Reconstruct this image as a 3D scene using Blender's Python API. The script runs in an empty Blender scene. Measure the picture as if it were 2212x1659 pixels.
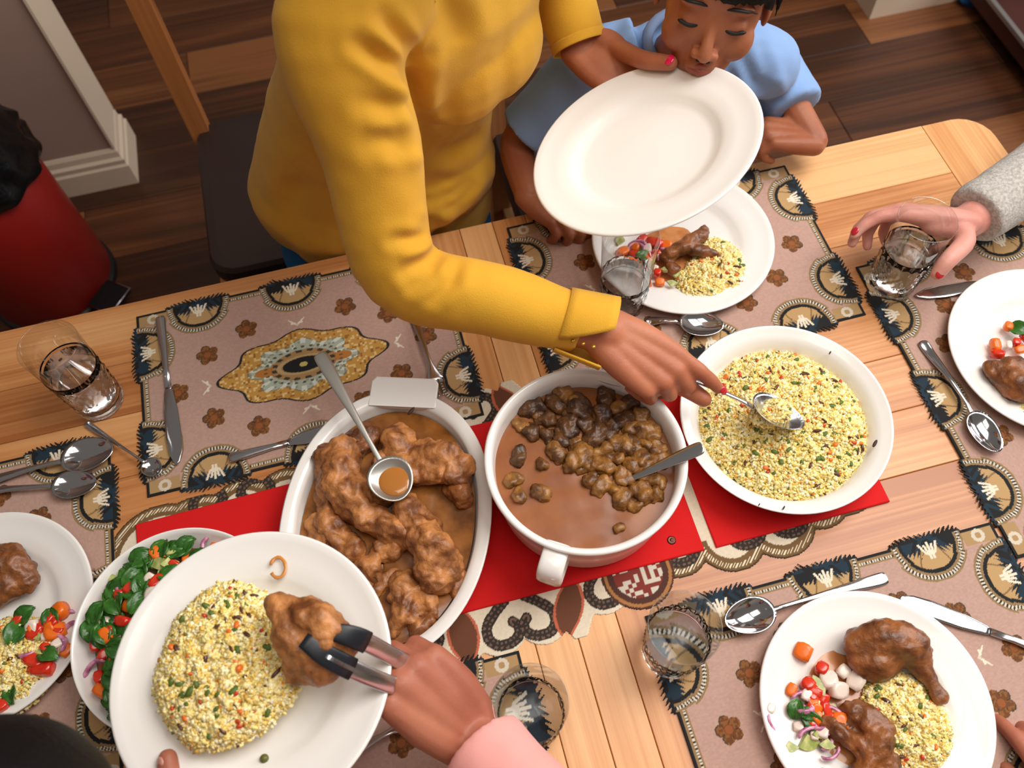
import bpy, bmesh, math, random
import numpy as np
from mathutils import Vector, Matrix, noise
random.seed(7); RNG = np.random.default_rng(7)
SC = bpy.context.scene
COL = SC.collection

# ---------------------------------------------------------------- camera, world, lights, exposure
cam = bpy.data.cameras.new('camera'); cam.sensor_width = 36.0; cam.lens = 36.0*1886.0/2212.0
cam.clip_start = 0.02
co = bpy.data.objects.new('camera', cam); COL.objects.link(co)
_R = ((0.96756501,-0.23448864,0.09398423),(-0.25085416,-0.84788826,0.46707354),(-0.02983532,-0.47550034,-0.87920946))
M = Matrix([[r[0], -r[1], -r[2], 0] for r in _R]+[[0,0,0,1]])
M.translation = Vector((0,0,1.78)); co.matrix_world = M
SC.camera = co
cam.dof.use_dof = True; cam.dof.focus_distance = 1.06; cam.dof.aperture_fstop = 5.6

w = bpy.data.worlds.new('room_light'); SC.world = w; w.use_nodes = True
bg = w.node_tree.nodes['Background']; bg.inputs[0].default_value = (1.0,.92,.83,1); bg.inputs[1].default_value = 0.17
def area(name, loc, tgt, size, power, col, sy=None):
    L = bpy.data.lights.new(name, 'AREA'); L.energy = power; L.size = size; L.color = col
    if sy: L.shape = 'RECTANGLE'; L.size_y = sy
    o = bpy.data.objects.new(name, L); COL.objects.link(o); o.location = loc
    o.rotation_euler = (Vector(tgt)-Vector(loc)).to_track_quat('-Z','Y').to_euler(); return o
area('ceiling_lamp', (1.25,.55,2.75), (.5,.3,.75), 1.3, 46, (1.0,.95,.90))
area('window_light', (3.3,.9,1.9), (.2,.4,.9), 1.8, 60, (.93,.96,1.0))
area('lamp_over_table', (.1,.1,2.75), (.05,.3,.75), .8, 9, (1.0,.92,.84))
SC.view_settings.view_transform = 'Standard'; SC.view_settings.look = 'None'
SC.view_settings.exposure = 0.10; SC.view_settings.gamma = 1.0; SC.view_settings.use_curve_mapping = False

# ---------------------------------------------------------------- helpers
def lin(c):
    return tuple(((x/255)/12.92 if x/255 <= .04045 else ((x/255+.055)/1.055)**2.4) for x in c)
def mat(name, rgb, rough=.5, metal=0, spec=.5, trans=0, ior=1.45, coat=0, sss=0, noise_amt=0, noise_scale=40, rgb2=None, bump=0, bscale=200, attr=None, sheen=0, coatr=.1):
    m = bpy.data.materials.new(name); m.use_nodes = True; nt = m.node_tree; b = nt.nodes['Principled BSDF']
    b.inputs['Roughness'].default_value = rough; b.inputs['Metallic'].default_value = metal
    b.inputs['Specular IOR Level'].default_value = spec; b.inputs['Transmission Weight'].default_value = trans
    b.inputs['IOR'].default_value = ior; b.inputs['Coat Weight'].default_value = coat; b.inputs['Coat Roughness'].default_value = coatr
    b.inputs['Sheen Weight'].default_value = sheen
    if sss:
        b.inputs['Subsurface Weight'].default_value = sss; b.inputs['Subsurface Radius'].default_value = (.9,.35,.2); b.inputs['Subsurface Scale'].default_value = .006
    c = lin(rgb)+(1,)
    b.inputs['Base Color'].default_value = c
    if attr:
        a = nt.nodes.new('ShaderNodeVertexColor'); a.layer_name = attr; nt.links.new(a.outputs[0], b.inputs['Base Color'])
    tc = nt.nodes.new('ShaderNodeTexCoord')
    if rgb2 is not None:
        n = nt.nodes.new('ShaderNodeTexNoise'); n.inputs['Scale'].default_value = noise_scale; n.inputs['Detail'].default_value = 4
        cr = nt.nodes.new('ShaderNodeValToRGB'); cr.color_ramp.elements[0].position = .36; cr.color_ramp.elements[1].position = .64
        cr.color_ramp.elements[0].color = c; cr.color_ramp.elements[1].color = lin(rgb2)+(1,)
        nt.links.new(tc.outputs['Object'], n.inputs['Vector']); nt.links.new(n.outputs['Fac'], cr.inputs[0]); nt.links.new(cr.outputs[0], b.inputs['Base Color'])
    if bump:
        n2 = nt.nodes.new('ShaderNodeTexNoise'); n2.inputs['Scale'].default_value = bscale; n2.inputs['Detail'].default_value = 3
        bp = nt.nodes.new('ShaderNodeBump'); bp.inputs['Strength'].default_value = bump; bp.inputs['Distance'].default_value = .002
        nt.links.new(tc.outputs['Object'], n2.inputs['Vector']); nt.links.new(n2.outputs['Fac'], bp.inputs['Height']); nt.links.new(bp.outputs[0], b.inputs['Normal'])
    return m
def wood(name, c_dark, c_mid, c_light, axis, rough=.4, sc=1.0, vary=.35, knots=False, coat=0.15):
    """grain runs along `axis`; every board gets its own cut from Object Info > Random"""
    m = bpy.data.materials.new(name); m.use_nodes = True; nt = m.node_tree; N = nt.nodes.new; Lk = nt.links.new; b = nt.nodes['Principled BSDF']
    b.inputs['Roughness'].default_value = rough; b.inputs['Coat Weight'].default_value = coat; b.inputs['Coat Roughness'].default_value = .25
    tc = N('ShaderNodeTexCoord'); oi = N('ShaderNodeObjectInfo')
    mp = N('ShaderNodeMapping'); s = [11*sc,11*sc,11*sc]; s[axis] = 1.1*sc; mp.inputs['Scale'].default_value = s
    mu = N('ShaderNodeMath'); mu.operation = 'MULTIPLY'; mu.inputs[1].default_value = 37.0; Lk(oi.outputs['Random'], mu.inputs[0])
    cx = N('ShaderNodeCombineXYZ'); [Lk(mu.outputs[0], cx.inputs[i]) for i in range(3)]
    va = N('ShaderNodeVectorMath'); va.operation = 'ADD'
    Lk(tc.outputs['Object'], mp.inputs['Vector']); Lk(mp.outputs[0], va.inputs[0]); Lk(cx.outputs[0], va.inputs[1])
    n1 = N('ShaderNodeTexNoise'); n1.inputs['Scale'].default_value = 1.0; n1.inputs['Detail'].default_value = 5; n1.inputs['Distortion'].default_value = 1.2; Lk(va.outputs[0], n1.inputs['Vector'])
    mp2 = N('ShaderNodeMapping'); s2 = [9,9,9]; s2[axis] = .6; mp2.inputs['Scale'].default_value = s2; Lk(va.outputs[0], mp2.inputs['Vector'])
    n2 = N('ShaderNodeTexNoise'); n2.inputs['Scale'].default_value = 2.0; n2.inputs['Detail'].default_value = 3; Lk(mp2.outputs[0], n2.inputs['Vector'])
    mx = N('ShaderNodeMix'); mx.data_type = 'FLOAT'; mx.inputs[0].default_value = .38; Lk(n1.outputs['Fac'], mx.inputs[2]); Lk(n2.outputs['Fac'], mx.inputs[3])
    ad = N('ShaderNodeMath'); ad.operation = 'MULTIPLY_ADD'; ad.inputs[1].default_value = vary; ad.inputs[2].default_value = -vary/2; Lk(oi.outputs['Random'], ad.inputs[0])
    a2 = N('ShaderNodeMath'); a2.operation = 'ADD'; Lk(mx.outputs[0], a2.inputs[0]); Lk(ad.outputs[0], a2.inputs[1])
    cr = N('ShaderNodeValToRGB'); e = cr.color_ramp.elements; e[0].position = .3; e[0].color = lin(c_dark)+(1,); e[1].position = .72; e[1].color = lin(c_light)+(1,)
    k = e.new(.5); k.color = lin(c_mid)+(1,); Lk(a2.outputs[0], cr.inputs[0]); Lk(cr.outputs[0], b.inputs['Base Color'])
    bp = N('ShaderNodeBump'); bp.inputs['Strength'].default_value = .12; bp.inputs['Distance'].default_value = .001; Lk(n2.outputs['Fac'], bp.inputs['Height']); Lk(bp.outputs[0], b.inputs['Normal'])
    return m

def V3(x, y, z): return np.array((x, y, z), float)

class MB:
    """collects vertices and faces of one mesh; cols: optional colour per vertex"""
    def __init__(s): s.v = []; s.f = []; s.c = []
    def add(s, V, F, c=None):
        k = len(s.v); s.v += [tuple(float(q) for q in p) for p in V]; s.f += [tuple(i+k for i in f) for f in F]
        if c is not None: s.c += [c]*len(V)
        return s
    def box(s, c, h, R=None, c3=None):
        V = [(x*h[0], y*h[1], z*h[2]) for z in (-1,1) for y in (-1,1) for x in (-1,1)]
        V = np.array(V)
        if R is not None: V = V @ np.array(R).T
        return s.add(V+np.array(c), [(0,2,3,1),(4,5,7,6),(0,1,5,4),(2,6,7,3),(0,4,6,2),(1,3,7,5)], c3)
    def bbox(s, lo, hi, bev=.002):
        """box with its top edges bevelled"""
        x0,y0,z0 = lo; x1,y1,z1 = hi; b = bev
        V = [(x0,y0,z0),(x1,y0,z0),(x1,y1,z0),(x0,y1,z0),(x0,y0,z1-b),(x1,y0,z1-b),(x1,y1,z1-b),(x0,y1,z1-b),(x0+b,y0+b,z1),(x1-b,y0+b,z1),(x1-b,y1-b,z1),(x0+b,y1-b,z1)]
        return s.add(V, [(3,2,1,0),(0,1,5,4),(1,2,6,5),(2,3,7,6),(3,0,4,7),(4,5,9,8),(5,6,10,9),(6,7,11,10),(7,4,8,11),(8,9,10,11)])
    def lathe(s, prof, n=64, c=(0,0,0), fr=None, closed=True, fmod=None):
        V = []; F = []; m = len(prof)
        for i in range(n):
            a = 2*math.pi*i/n
            for j,(r,z) in enumerate(prof):
                rr = r if fmod is None else fmod(r,z,a,j)
                V.append((rr*math.cos(a), rr*math.sin(a), z))
        for i in range(n):
            k = (i+1) % n
            for j in range(m-1): F.append((i*m+j, k*m+j, k*m+j+1, i*m+j+1))
        V = np.array(V)
        if fr is not None: V = V @ np.array(fr).T
        return s.add(V+np.array(c), F)
    def tube(s, pts, rad, n=10, caps=True, up=None, flat=1.0, sub=0, ball=False):
        P, R = smooth_path(pts, rad, sub)
        if ball: P, R = ball_ends(P, R)
        T = np.gradient(P, axis=0); T /= np.linalg.norm(T, axis=1)[:,None]+1e-12
        u = np.array(up if up is not None else ((0,0,1) if abs(T[0][2]) < .9 else (1,0,0)), float)
        V = []; prev = None
        for p, t, r in zip(P, T, R):
            b = (u if prev is None or up is not None else prev); b = b-t*np.dot(b,t); nb = np.linalg.norm(b); b = b/nb if nb > 1e-6 else np.array((1.,0,0))
            prev = b; a = np.cross(t, b)
            for i in range(n):
                th = 2*math.pi*i/n; V.append(p + r*(a*math.cos(th) + b*math.sin(th)*flat))
        F = [(j*n+i, j*n+(i+1)%n, (j+1)*n+(i+1)%n, (j+1)*n+i) for j in range(len(P)-1) for i in range(n)]
        if caps: F += [tuple(range(n))[::-1], tuple((len(P)-1)*n+i for i in range(n))]
        return s.add(V, F)
    def ell(s, c, r, fr=None, n=16, m=10):
        V = [(0,0,-1)]+[(math.cos(2*math.pi*i/n)*math.cos(t), math.sin(2*math.pi*i/n)*math.cos(t), math.sin(t)) for t in np.linspace(-math.pi/2, math.pi/2, m+1)[1:-1] for i in range(n)]+[(0,0,1)]
        F = [(0, 1+(i+1)%n, 1+i) for i in range(n)]
        for j in range(m-2): F += [(1+j*n+i, 1+j*n+(i+1)%n, 1+(j+1)*n+(i+1)%n, 1+(j+1)*n+i) for i in range(n)]
        e = len(V)-1; F += [(e, 1+(m-2)*n+i, 1+(m-2)*n+(i+1)%n) for i in range(n)]
        V = np.array(V)*np.array(r)
        if fr is not None: V = V @ np.array(fr).T     # fr columns = axes
        return s.add(V+np.array(c), F)
    def loft(s, rings, caps=True):
        n = len(rings[0]); F = [(j*n+i, j*n+(i+1)%n, (j+1)*n+(i+1)%n, (j+1)*n+i) for j in range(len(rings)-1) for i in range(n)]
        if caps: F += [tuple(range(n))[::-1], tuple((len(rings)-1)*n+i for i in range(n))]
        return s.add([p for r in rings for p in r], F)
    def mesh(s, name):
        me = bpy.data.meshes.new(name); me.from_pydata(s.v, [], s.f)
        if s.c:
            a = me.color_attributes.new('Col', 'FLOAT_COLOR', 'POINT')
            arr = np.ones((len(s.v),4), np.float32); arr[:,:3] = np.array(s.c); a.data.foreach_set('color', arr.ravel())
        return me
    def build(s, name, m, parent=None, smooth=True, fix=True):
        me = s.mesh(name)
        if fix:
            bm = bmesh.new(); bm.from_mesh(me); bmesh.ops.recalc_face_normals(bm, faces=bm.faces); bm.to_mesh(me); bm.free()
        return link(name, me, m, parent, smooth)
def link(name, me, m, parent=None, smooth=True):
    if m is not None: me.materials.append(m)
    if smooth: me.polygons.foreach_set('use_smooth', [True]*len(me.polygons))
    o = bpy.data.objects.new(name, me); COL.objects.link(o)
    if parent is not None: adopt(o, parent)
    return o
def adopt(o, parent):
    o.parent = parent; o.matrix_parent_inverse = pmat(parent).inverted()
def pmat(o):
    m = o.matrix_basis.copy()
    return m if o.parent is None else pmat(o.parent) @ o.matrix_parent_inverse @ m
def smooth_path(pts, rad, sub):
    P = np.array(pts, float); R = np.array(rad if np.ndim(rad) else [rad]*len(P), float)
    if sub <= 0: return P, R
    A = np.column_stack([P, R]); A = np.vstack([2*A[0]-A[1], A, 2*A[-1]-A[-2]]); out = []
    for i in range(1, len(A)-2):
        for k in range(sub):
            t = k/sub; p0,p1,p2,p3 = A[i-1:i+3]
            out.append(.5*((2*p1)+(-p0+p2)*t+(2*p0-5*p1+4*p2-p3)*t*t+(-p0+3*p1-3*p2+p3)*t**3))
    out.append(A[-2]); out = np.array(out); return out[:,:3], np.maximum(out[:,3], 1e-4)
def ball_ends(P, R):
    def cap(p, t, r):
        return [(p+t*r*math.sin(a), r*math.cos(a)) for a in (math.radians(30), math.radians(55), math.radians(72), math.radians(85))]
    t0 = P[0]-P[1]; t0 /= np.linalg.norm(t0); t1 = P[-1]-P[-2]; t1 /= np.linalg.norm(t1)
    a = cap(P[0], t0, R[0])[::-1]; b = cap(P[-1], t1, R[-1])
    return np.vstack([[q[0] for q in a], P, [q[0] for q in b]]), np.concatenate([[q[1] for q in a], R, [q[1] for q in b]])
def tag(o, label=None, cat=None, group=None, kind=None):
    if label: o['label'] = label
    if cat: o['category'] = cat
    if group: o['group'] = group
    if kind: o['kind'] = kind
    return o
def empty(name, loc, label, cat, group=None):
    o = bpy.data.objects.new(name, None); COL.objects.link(o); o.location = loc; o.empty_display_size = .02
    return tag(o, label, cat, group)
def norm(v): v = np.array(v, float); return v/np.linalg.norm(v)
def frame(F, Up):
    """columns: side, up, forward with side = forward x up"""
    F = norm(F); U_ = np.array(Up, float); U_ = norm(U_-F*np.dot(U_,F)); return np.column_stack([np.cross(F,U_), U_, F])

def voxelise(mb, name, voxel, smooth=6, disp=None, factor=.5):
    """join overlapping closed shapes into one continuous surface"""
    me = mb.mesh(name); bm = bmesh.new(); bm.from_mesh(me); bmesh.ops.recalc_face_normals(bm, faces=bm.faces); bm.to_mesh(me); bm.free()
    o = bpy.data.objects.new(name, me); COL.objects.link(o)
    r = o.modifiers.new('r', 'REMESH'); r.mode = 'VOXEL'; r.voxel_size = voxel
    if smooth: q = o.modifiers.new('s', 'SMOOTH'); q.factor = factor; q.iterations = smooth
    dg = bpy.context.evaluated_depsgraph_get(); dg.update()
    out = bpy.data.meshes.new_from_object(o.evaluated_get(dg)); bpy.data.objects.remove(o); bpy.data.meshes.remove(me)
    out.name = name
    if disp is not None:
        n = len(out.vertices); V = np.empty(n*3, np.float32); out.vertices.foreach_get('co', V); V = V.reshape(-1,3)
        Nn = np.empty(n*3, np.float32); out.vertices.foreach_get('normal', Nn); Nn = Nn.reshape(-1,3)
        V = disp(V.astype(float), Nn.astype(float)); out.vertices.foreach_set('co', V.astype(np.float32).ravel()); out.update()
    return out
def creases(lines):
    """lines: (polyline points, depth, width) -> function pressing grooves into the surface"""
    def f(V, N):
        D = np.zeros(len(V))
        for pts, dep, wid in lines:
            P = np.array(pts, float); best = np.full(len(V), 9.)
            for a, b in zip(P[:-1], P[1:]):
                ab = b-a; t = np.clip(((V-a)@ab)/max(ab@ab,1e-12), 0, 1); d = np.linalg.norm(V-(a+t[:,None]*ab), axis=1); best = np.minimum(best, d)
            D += -dep*np.exp(-(best/wid)**2) + dep*.45*np.exp(-((best-wid*1.9)/wid)**2)
        return V+N*D[:,None]
    return f
def lump(seed, amp, freq):
    off = Vector((seed*3.1, seed*1.7, seed*.9))
    def f(V, N):
        D = np.array([noise.fractal(Vector(p)*freq+off, 1.0, 2.0, 3) for p in V]); return V+N*(D*amp)[:,None]
    return f

# ---------------------------------------------------------------- materials
WOODX = wood('oak_lengthwise', (166,100,50), (206,142,86), (232,180,124), 0)
WOODY = wood('oak_crosswise', (168,100,48), (206,142,84), (232,178,120), 1)
WOODZ = wood('oak_upright', (140,82,42), (166,102,54), (188,124,74), 2)
FLOORM = wood('dark_oak_floor', (60,32,16), (100,56,28), (142,88,48), 0, rough=.45, sc=.7, vary=.42, coat=.08)
WALLM = mat('mauve_wall_paint', (166,136,122), .85); TRIMM = mat('cream_trim_paint', (214,192,168), .5); GREYWALL = mat('pale_wall_paint', (196,186,178), .8)
CERAMIC = mat('white_glazed_ceramic', (238,235,230), .22, coat=.35, coatr=.08)
STEEL = mat('brushed_steel', (205,205,208), .2, metal=1)
STEELD = mat('steel_polished', (200,198,200), .1, metal=1)
RED = mat('red_felt', (205,8,10), .85, bump=.15, bscale=900)
LEATHER = mat('dark_brown_leather', (44,30,26), .5, bump=.1, bscale=300)
SAUCE = mat('brown_gravy', (150,88,40), .4, coat=.1, noise_scale=22, rgb2=(130,72,32), bump=.05, bscale=90)
GRAVY = mat('golden_gravy_pool', (158,100,46), .25, coat=.4, noise_scale=40, rgb2=(112,66,26), bump=.08, bscale=90)
STEW = mat('braised_meat', (150,90,44), .45, coat=.3, coatr=.3, noise_scale=50, rgb2=(92,50,22), bump=.9, bscale=160)
STEWL = mat('braised_chicken', (198,132,74), .5, coat=.22, coatr=.3, noise_scale=48, rgb2=(112,62,28), bump=1.0, bscale=150)
GLASS = mat('clear_glass', (255,255,255), .03, trans=1, ior=1.2)
def thin_glass():
    m = bpy.data.materials.new('thin_clear_glass'); m.use_nodes = True; nt = m.node_tree; nt.nodes.remove(nt.nodes['Principled BSDF']); N = nt.nodes.new; out = nt.nodes['Material Output']
    t = N('ShaderNodeBsdfTransparent'); t.inputs[0].default_value = (.97,.98,.98,1); g = N('ShaderNodeBsdfGlossy'); g.inputs['Roughness'].default_value = .04
    f = N('ShaderNodeLayerWeight'); f.inputs[0].default_value = .22; mx = N('ShaderNodeMixShader'); mr = N('ShaderNodeMath'); mr.operation = 'MULTIPLY_ADD'; mr.inputs[1].default_value = .75; mr.inputs[2].default_value = .05
    nt.links.new(f.outputs['Facing'], mr.inputs[0]); nt.links.new(mr.outputs[0], mx.inputs[0]); nt.links.new(t.outputs[0], mx.inputs[1]); nt.links.new(g.outputs[0], mx.inputs[2]); nt.links.new(mx.outputs[0], out.inputs[0]); return m
THIN = thin_glass(); WATER = mat('water', (250,253,255), 0, trans=1, ior=1.22)

# ---------------------------------------------------------------- floor, walls
fl = MB().bbox((-3.4,-2.4,-.03), (3.8,4.3,-.008), .001).build('floor', mat('floor_underlay', (28,16,10), .9), smooth=False); tag(fl, kind='structure')
y = 1.752-.178*22; row = -14
shared = {}
while y < 4.15:
    x = -3.2+((row*.53) % 1.28)-1.28
    if row == 8: x = 1.47-1.28*3
    while x < 3.5:
        x1 = x+1.28
        if x1 > -3.2:
            key = 'p'
            if key not in shared:
                shared[key] = MB().bbox((0,0,-.008),(1.278,.1765,0), .0012).mesh('plank'); shared[key].materials.append(FLOORM)
            o = bpy.data.objects.new('plank', shared[key]); COL.objects.link(o); o.location = (x,y,0); o.parent = fl
        x = x1
    y += .178; row += 1

def skirting(name, pts, h=.12, d=.018):
    """moulded skirting board following a polyline of outer corners (x,y), profile outward to the right of travel"""
    prof = [(0,0),(d,0),(d,h*.55),(d*.75,h*.6),(d*.8,h*.72),(d*.45,h*.78),(d*.4,h*.92),(d*.15,h),(0,h)]
    return prof
def sweep(name, path, prof, m):
    """path: list of (x,y); prof: (outward, z); mitred"""
    P = np.array(path, float); rings = []
    for i, p in enumerate(P):
        d0 = norm(P[i]-P[i-1]) if i > 0 else norm(P[1]-P[0]); d1 = norm(P[i+1]-P[i]) if i < len(P)-1 else d0
        n0 = np.array([d0[1],-d0[0]]); n1 = np.array([d1[1],-d1[0]]); b = n0+n1; b = b/(b@n0)
        rings.append([(p[0]+b[0]*o, p[1]+b[1]*o, z) for o, z in prof])
    return MB().loft(rings).build(name, m, smooth=False)
prof = skirting('', None)
wl = MB().bbox((-2.4,1.828,0), (-.642,1.968,2.6), .001).build('wall_left', WALLM, smooth=False); tag(wl, kind='structure')
# timber lining on the end of the wall
tr = MB().bbox((-.642,1.822,.12), (-.636,1.974,2.6), .001).build('trim_1', TRIMM, smooth=False); tag(tr, kind='structure')
b1 = sweep('baseboard_left', [(-2.4,1.828),(-.642,1.828),(-.642,1.968),(-2.4,1.968)], prof, TRIMM); tag(b1, kind='structure')
for nm_, lo_w, hi_w in (('wall_far', (-3.3,4.2,0), (3.7,4.3,2.8)), ('wall_near', (-3.3,-2.4,0), (3.7,-2.3,2.8)), ('wall_side_left', (-3.4,-2.4,0), (-3.3,4.3,2.8)), ('wall_side_right', (3.7,-2.4,0), (3.8,4.3,2.8))):
    ww = MB().bbox(lo_w, hi_w, .001).build(nm_, GREYWALL, smooth=False); tag(ww, kind='structure')
wr = MB().bbox((1.528,1.868,0), (1.83,3.0,2.6), .001).build('wall_back', GREYWALL, smooth=False); tag(wr, kind='structure')
b2 = sweep('baseboard_back', [(1.53,3.0),(1.53,1.866),(1.83,1.866)], [(0,0),(.02,0),(.02,.1),(.012,.115),(.01,.14),(0,.15)], TRIMM); tag(b2, kind='structure')

# ---------------------------------------------------------------- table
T = empty('dining_table', (.1,.36,0), 'long oak dining table laid with food, patterned mats and a red runner', 'table')
TX0, TX1, TY0, TY1, TZ0, TZ1 = -.745, .943, -.107, .822, .722, .75
def board(x0,x1,y0,y1,m, round_corners=()):
    if round_corners:
        R_ = .05; pts = []
        for (cx,cy,sx,sy,tagc) in ((x1,y0,-1,1,'br'),(x1,y1,-1,-1,'tr'),(x0,y1,1,-1,'tl'),(x0,y0,1,1,'bl')):
            if tagc in round_corners:
                c = (cx+sx*R_, cy+sy*R_); a0 = {'br':-90,'tr':0,'tl':90,'bl':180}[tagc]
                pts += [(c[0]+R_*math.cos(math.radians(a0+k*15)), c[1]+R_*math.sin(math.radians(a0+k*15))) for k in range(7)]
            else: pts.append((cx,cy))
        c = np.mean(pts, axis=0); ins = [tuple(np.array(p)+(c-np.array(p))*.0015/np.linalg.norm(c-np.array(p))) for p in pts]
        return MB().loft([[(p[0],p[1],TZ0) for p in pts],[(p[0],p[1],TZ1-.002) for p in pts],[(p[0],p[1],TZ1) for p in ins]]).build('board', m, T, smooth=False)
    return MB().bbox((x0+.0004,y0,TZ0),(x1-.0004,y1,TZ1), .0009).build('board', m, T, smooth=False)
ys = [TY0, .012, .105, .2, .292, .375, .452, .548, .64, .722, TY1]
for a, b in zip(ys[:-1], ys[1:]):
    board(TX0+.095, .0, a+.0003, b-.0003, WOODX); board(.2, .845, a+.0003, b-.0003, WOODX)
for k in range(4): board(.0+.05*k, .05*(k+1), TY0, TY1, WOODY)
board(TX0, TX0+.095, TY0, TY1, WOODY, ('tl','bl')); board(.845, TX1, TY0, TY1, WOODY, ('tr','br'))
for lx in (TX0+.09, TX1-.09):
    for ly in (TY0+.09, TY1-.09): MB().bbox((lx-.035,ly-.035,0),(lx+.035,ly+.035,TZ0), .003).build('leg', WOODZ, T, smooth=False)
MB().bbox((TX0+.12,TY0+.07,.64),(TX1-.12,TY0+.095,TZ0), .001).build('apron', WOODX, T, smooth=False)
MB().bbox((TX0+.12,TY1-.095,.64),(TX1-.12,TY1-.07,TZ0), .001).build('apron', WOODX, T, smooth=False)

# ---------------------------------------------------------------- placemats (flat woven print, painted in the mat's own plane; jagged cut edge is geometry)
def grid_colors(nx, ny, W, H, fn, zf=None):
    X, Y = np.meshgrid(np.linspace(-W/2, W/2, nx), np.linspace(-H/2, H/2, ny)); return X.ravel(), Y.ravel()
def print_sheet(name, W, H, step, fn, thick):
    """W,H in mm; fn(X,Y)-> rgb array (sRGB 0-255), keep mask. Returns mesh in metres, top at thick"""
    nx, ny = int(W/step)+1, int(H/step)+1
    X, Y = grid_colors(nx, ny, W, H, fn)
    C, keep = fn(X, Y)
    idx = np.arange(nx*ny).reshape(ny, nx)
    q = np.stack([idx[:-1,:-1], idx[:-1,1:], idx[1:,1:], idx[1:,:-1]], -1).reshape(-1,4)
    q = q[keep[q].all(axis=1)]
    used = np.unique(q); mp = -np.ones(nx*ny, int); mp[used] = np.arange(len(used)); q = mp[q]
    V = np.column_stack([X[used]/1000, Y[used]/1000, np.full(len(used), thick)])
    # skirt down at the cut edge gives the cloth its thickness
    e = np.vstack([q[:,[0,1]],q[:,[1,2]],q[:,[2,3]],q[:,[3,0]]]); key = np.sort(e,1); k = key[:,0].astype(np.int64)*len(V)+key[:,1]
    u, inv, cnt = np.unique(k, return_inverse=True, return_counts=True); be = e[cnt[inv]==1]
    bv = np.unique(be); m2 = -np.ones(len(V), int); m2[bv] = np.arange(len(bv))+len(V)
    V2 = V[bv].copy(); V2[:,2] = 0; Vall = np.vstack([V,V2]); sk = np.column_stack([be[:,1],be[:,0],m2[be[:,0]],m2[be[:,1]]])
    Fa = np.vstack([q, sk]).astype(np.int32)
    me = bpy.data.meshes.new(name); me.vertices.add(len(Vall)); me.vertices.foreach_set('co', Vall.astype(np.float32).ravel())
    me.loops.add(Fa.size); me.loops.foreach_set('vertex_index', Fa.ravel()); me.polygons.add(len(Fa))
    me.polygons.foreach_set('loop_start', np.arange(0, Fa.size, 4, dtype=np.int32)); me.polygons.foreach_set('loop_total', np.full(len(Fa), 4, np.int32)); me.update(calc_edges=True)
    a = me.color_attributes.new('Col', 'FLOAT_COLOR', 'POINT'); c = C[used]/255.0; c = np.where(c <= .04045, c/12.92, ((c+.055)/1.055)**2.4)
    arr = np.ones((len(Vall),4), np.float32); arr[:len(used),:3] = c; arr[len(used):,:3] = c[bv]; a.data.foreach_set('color', arr.ravel())
    return me
def ncol(c): return np.array(c, float)
def hash2(a, b): return np.modf(np.abs(np.sin(a*12.9898+b*78.233))*43758.5453)[0]
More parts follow.
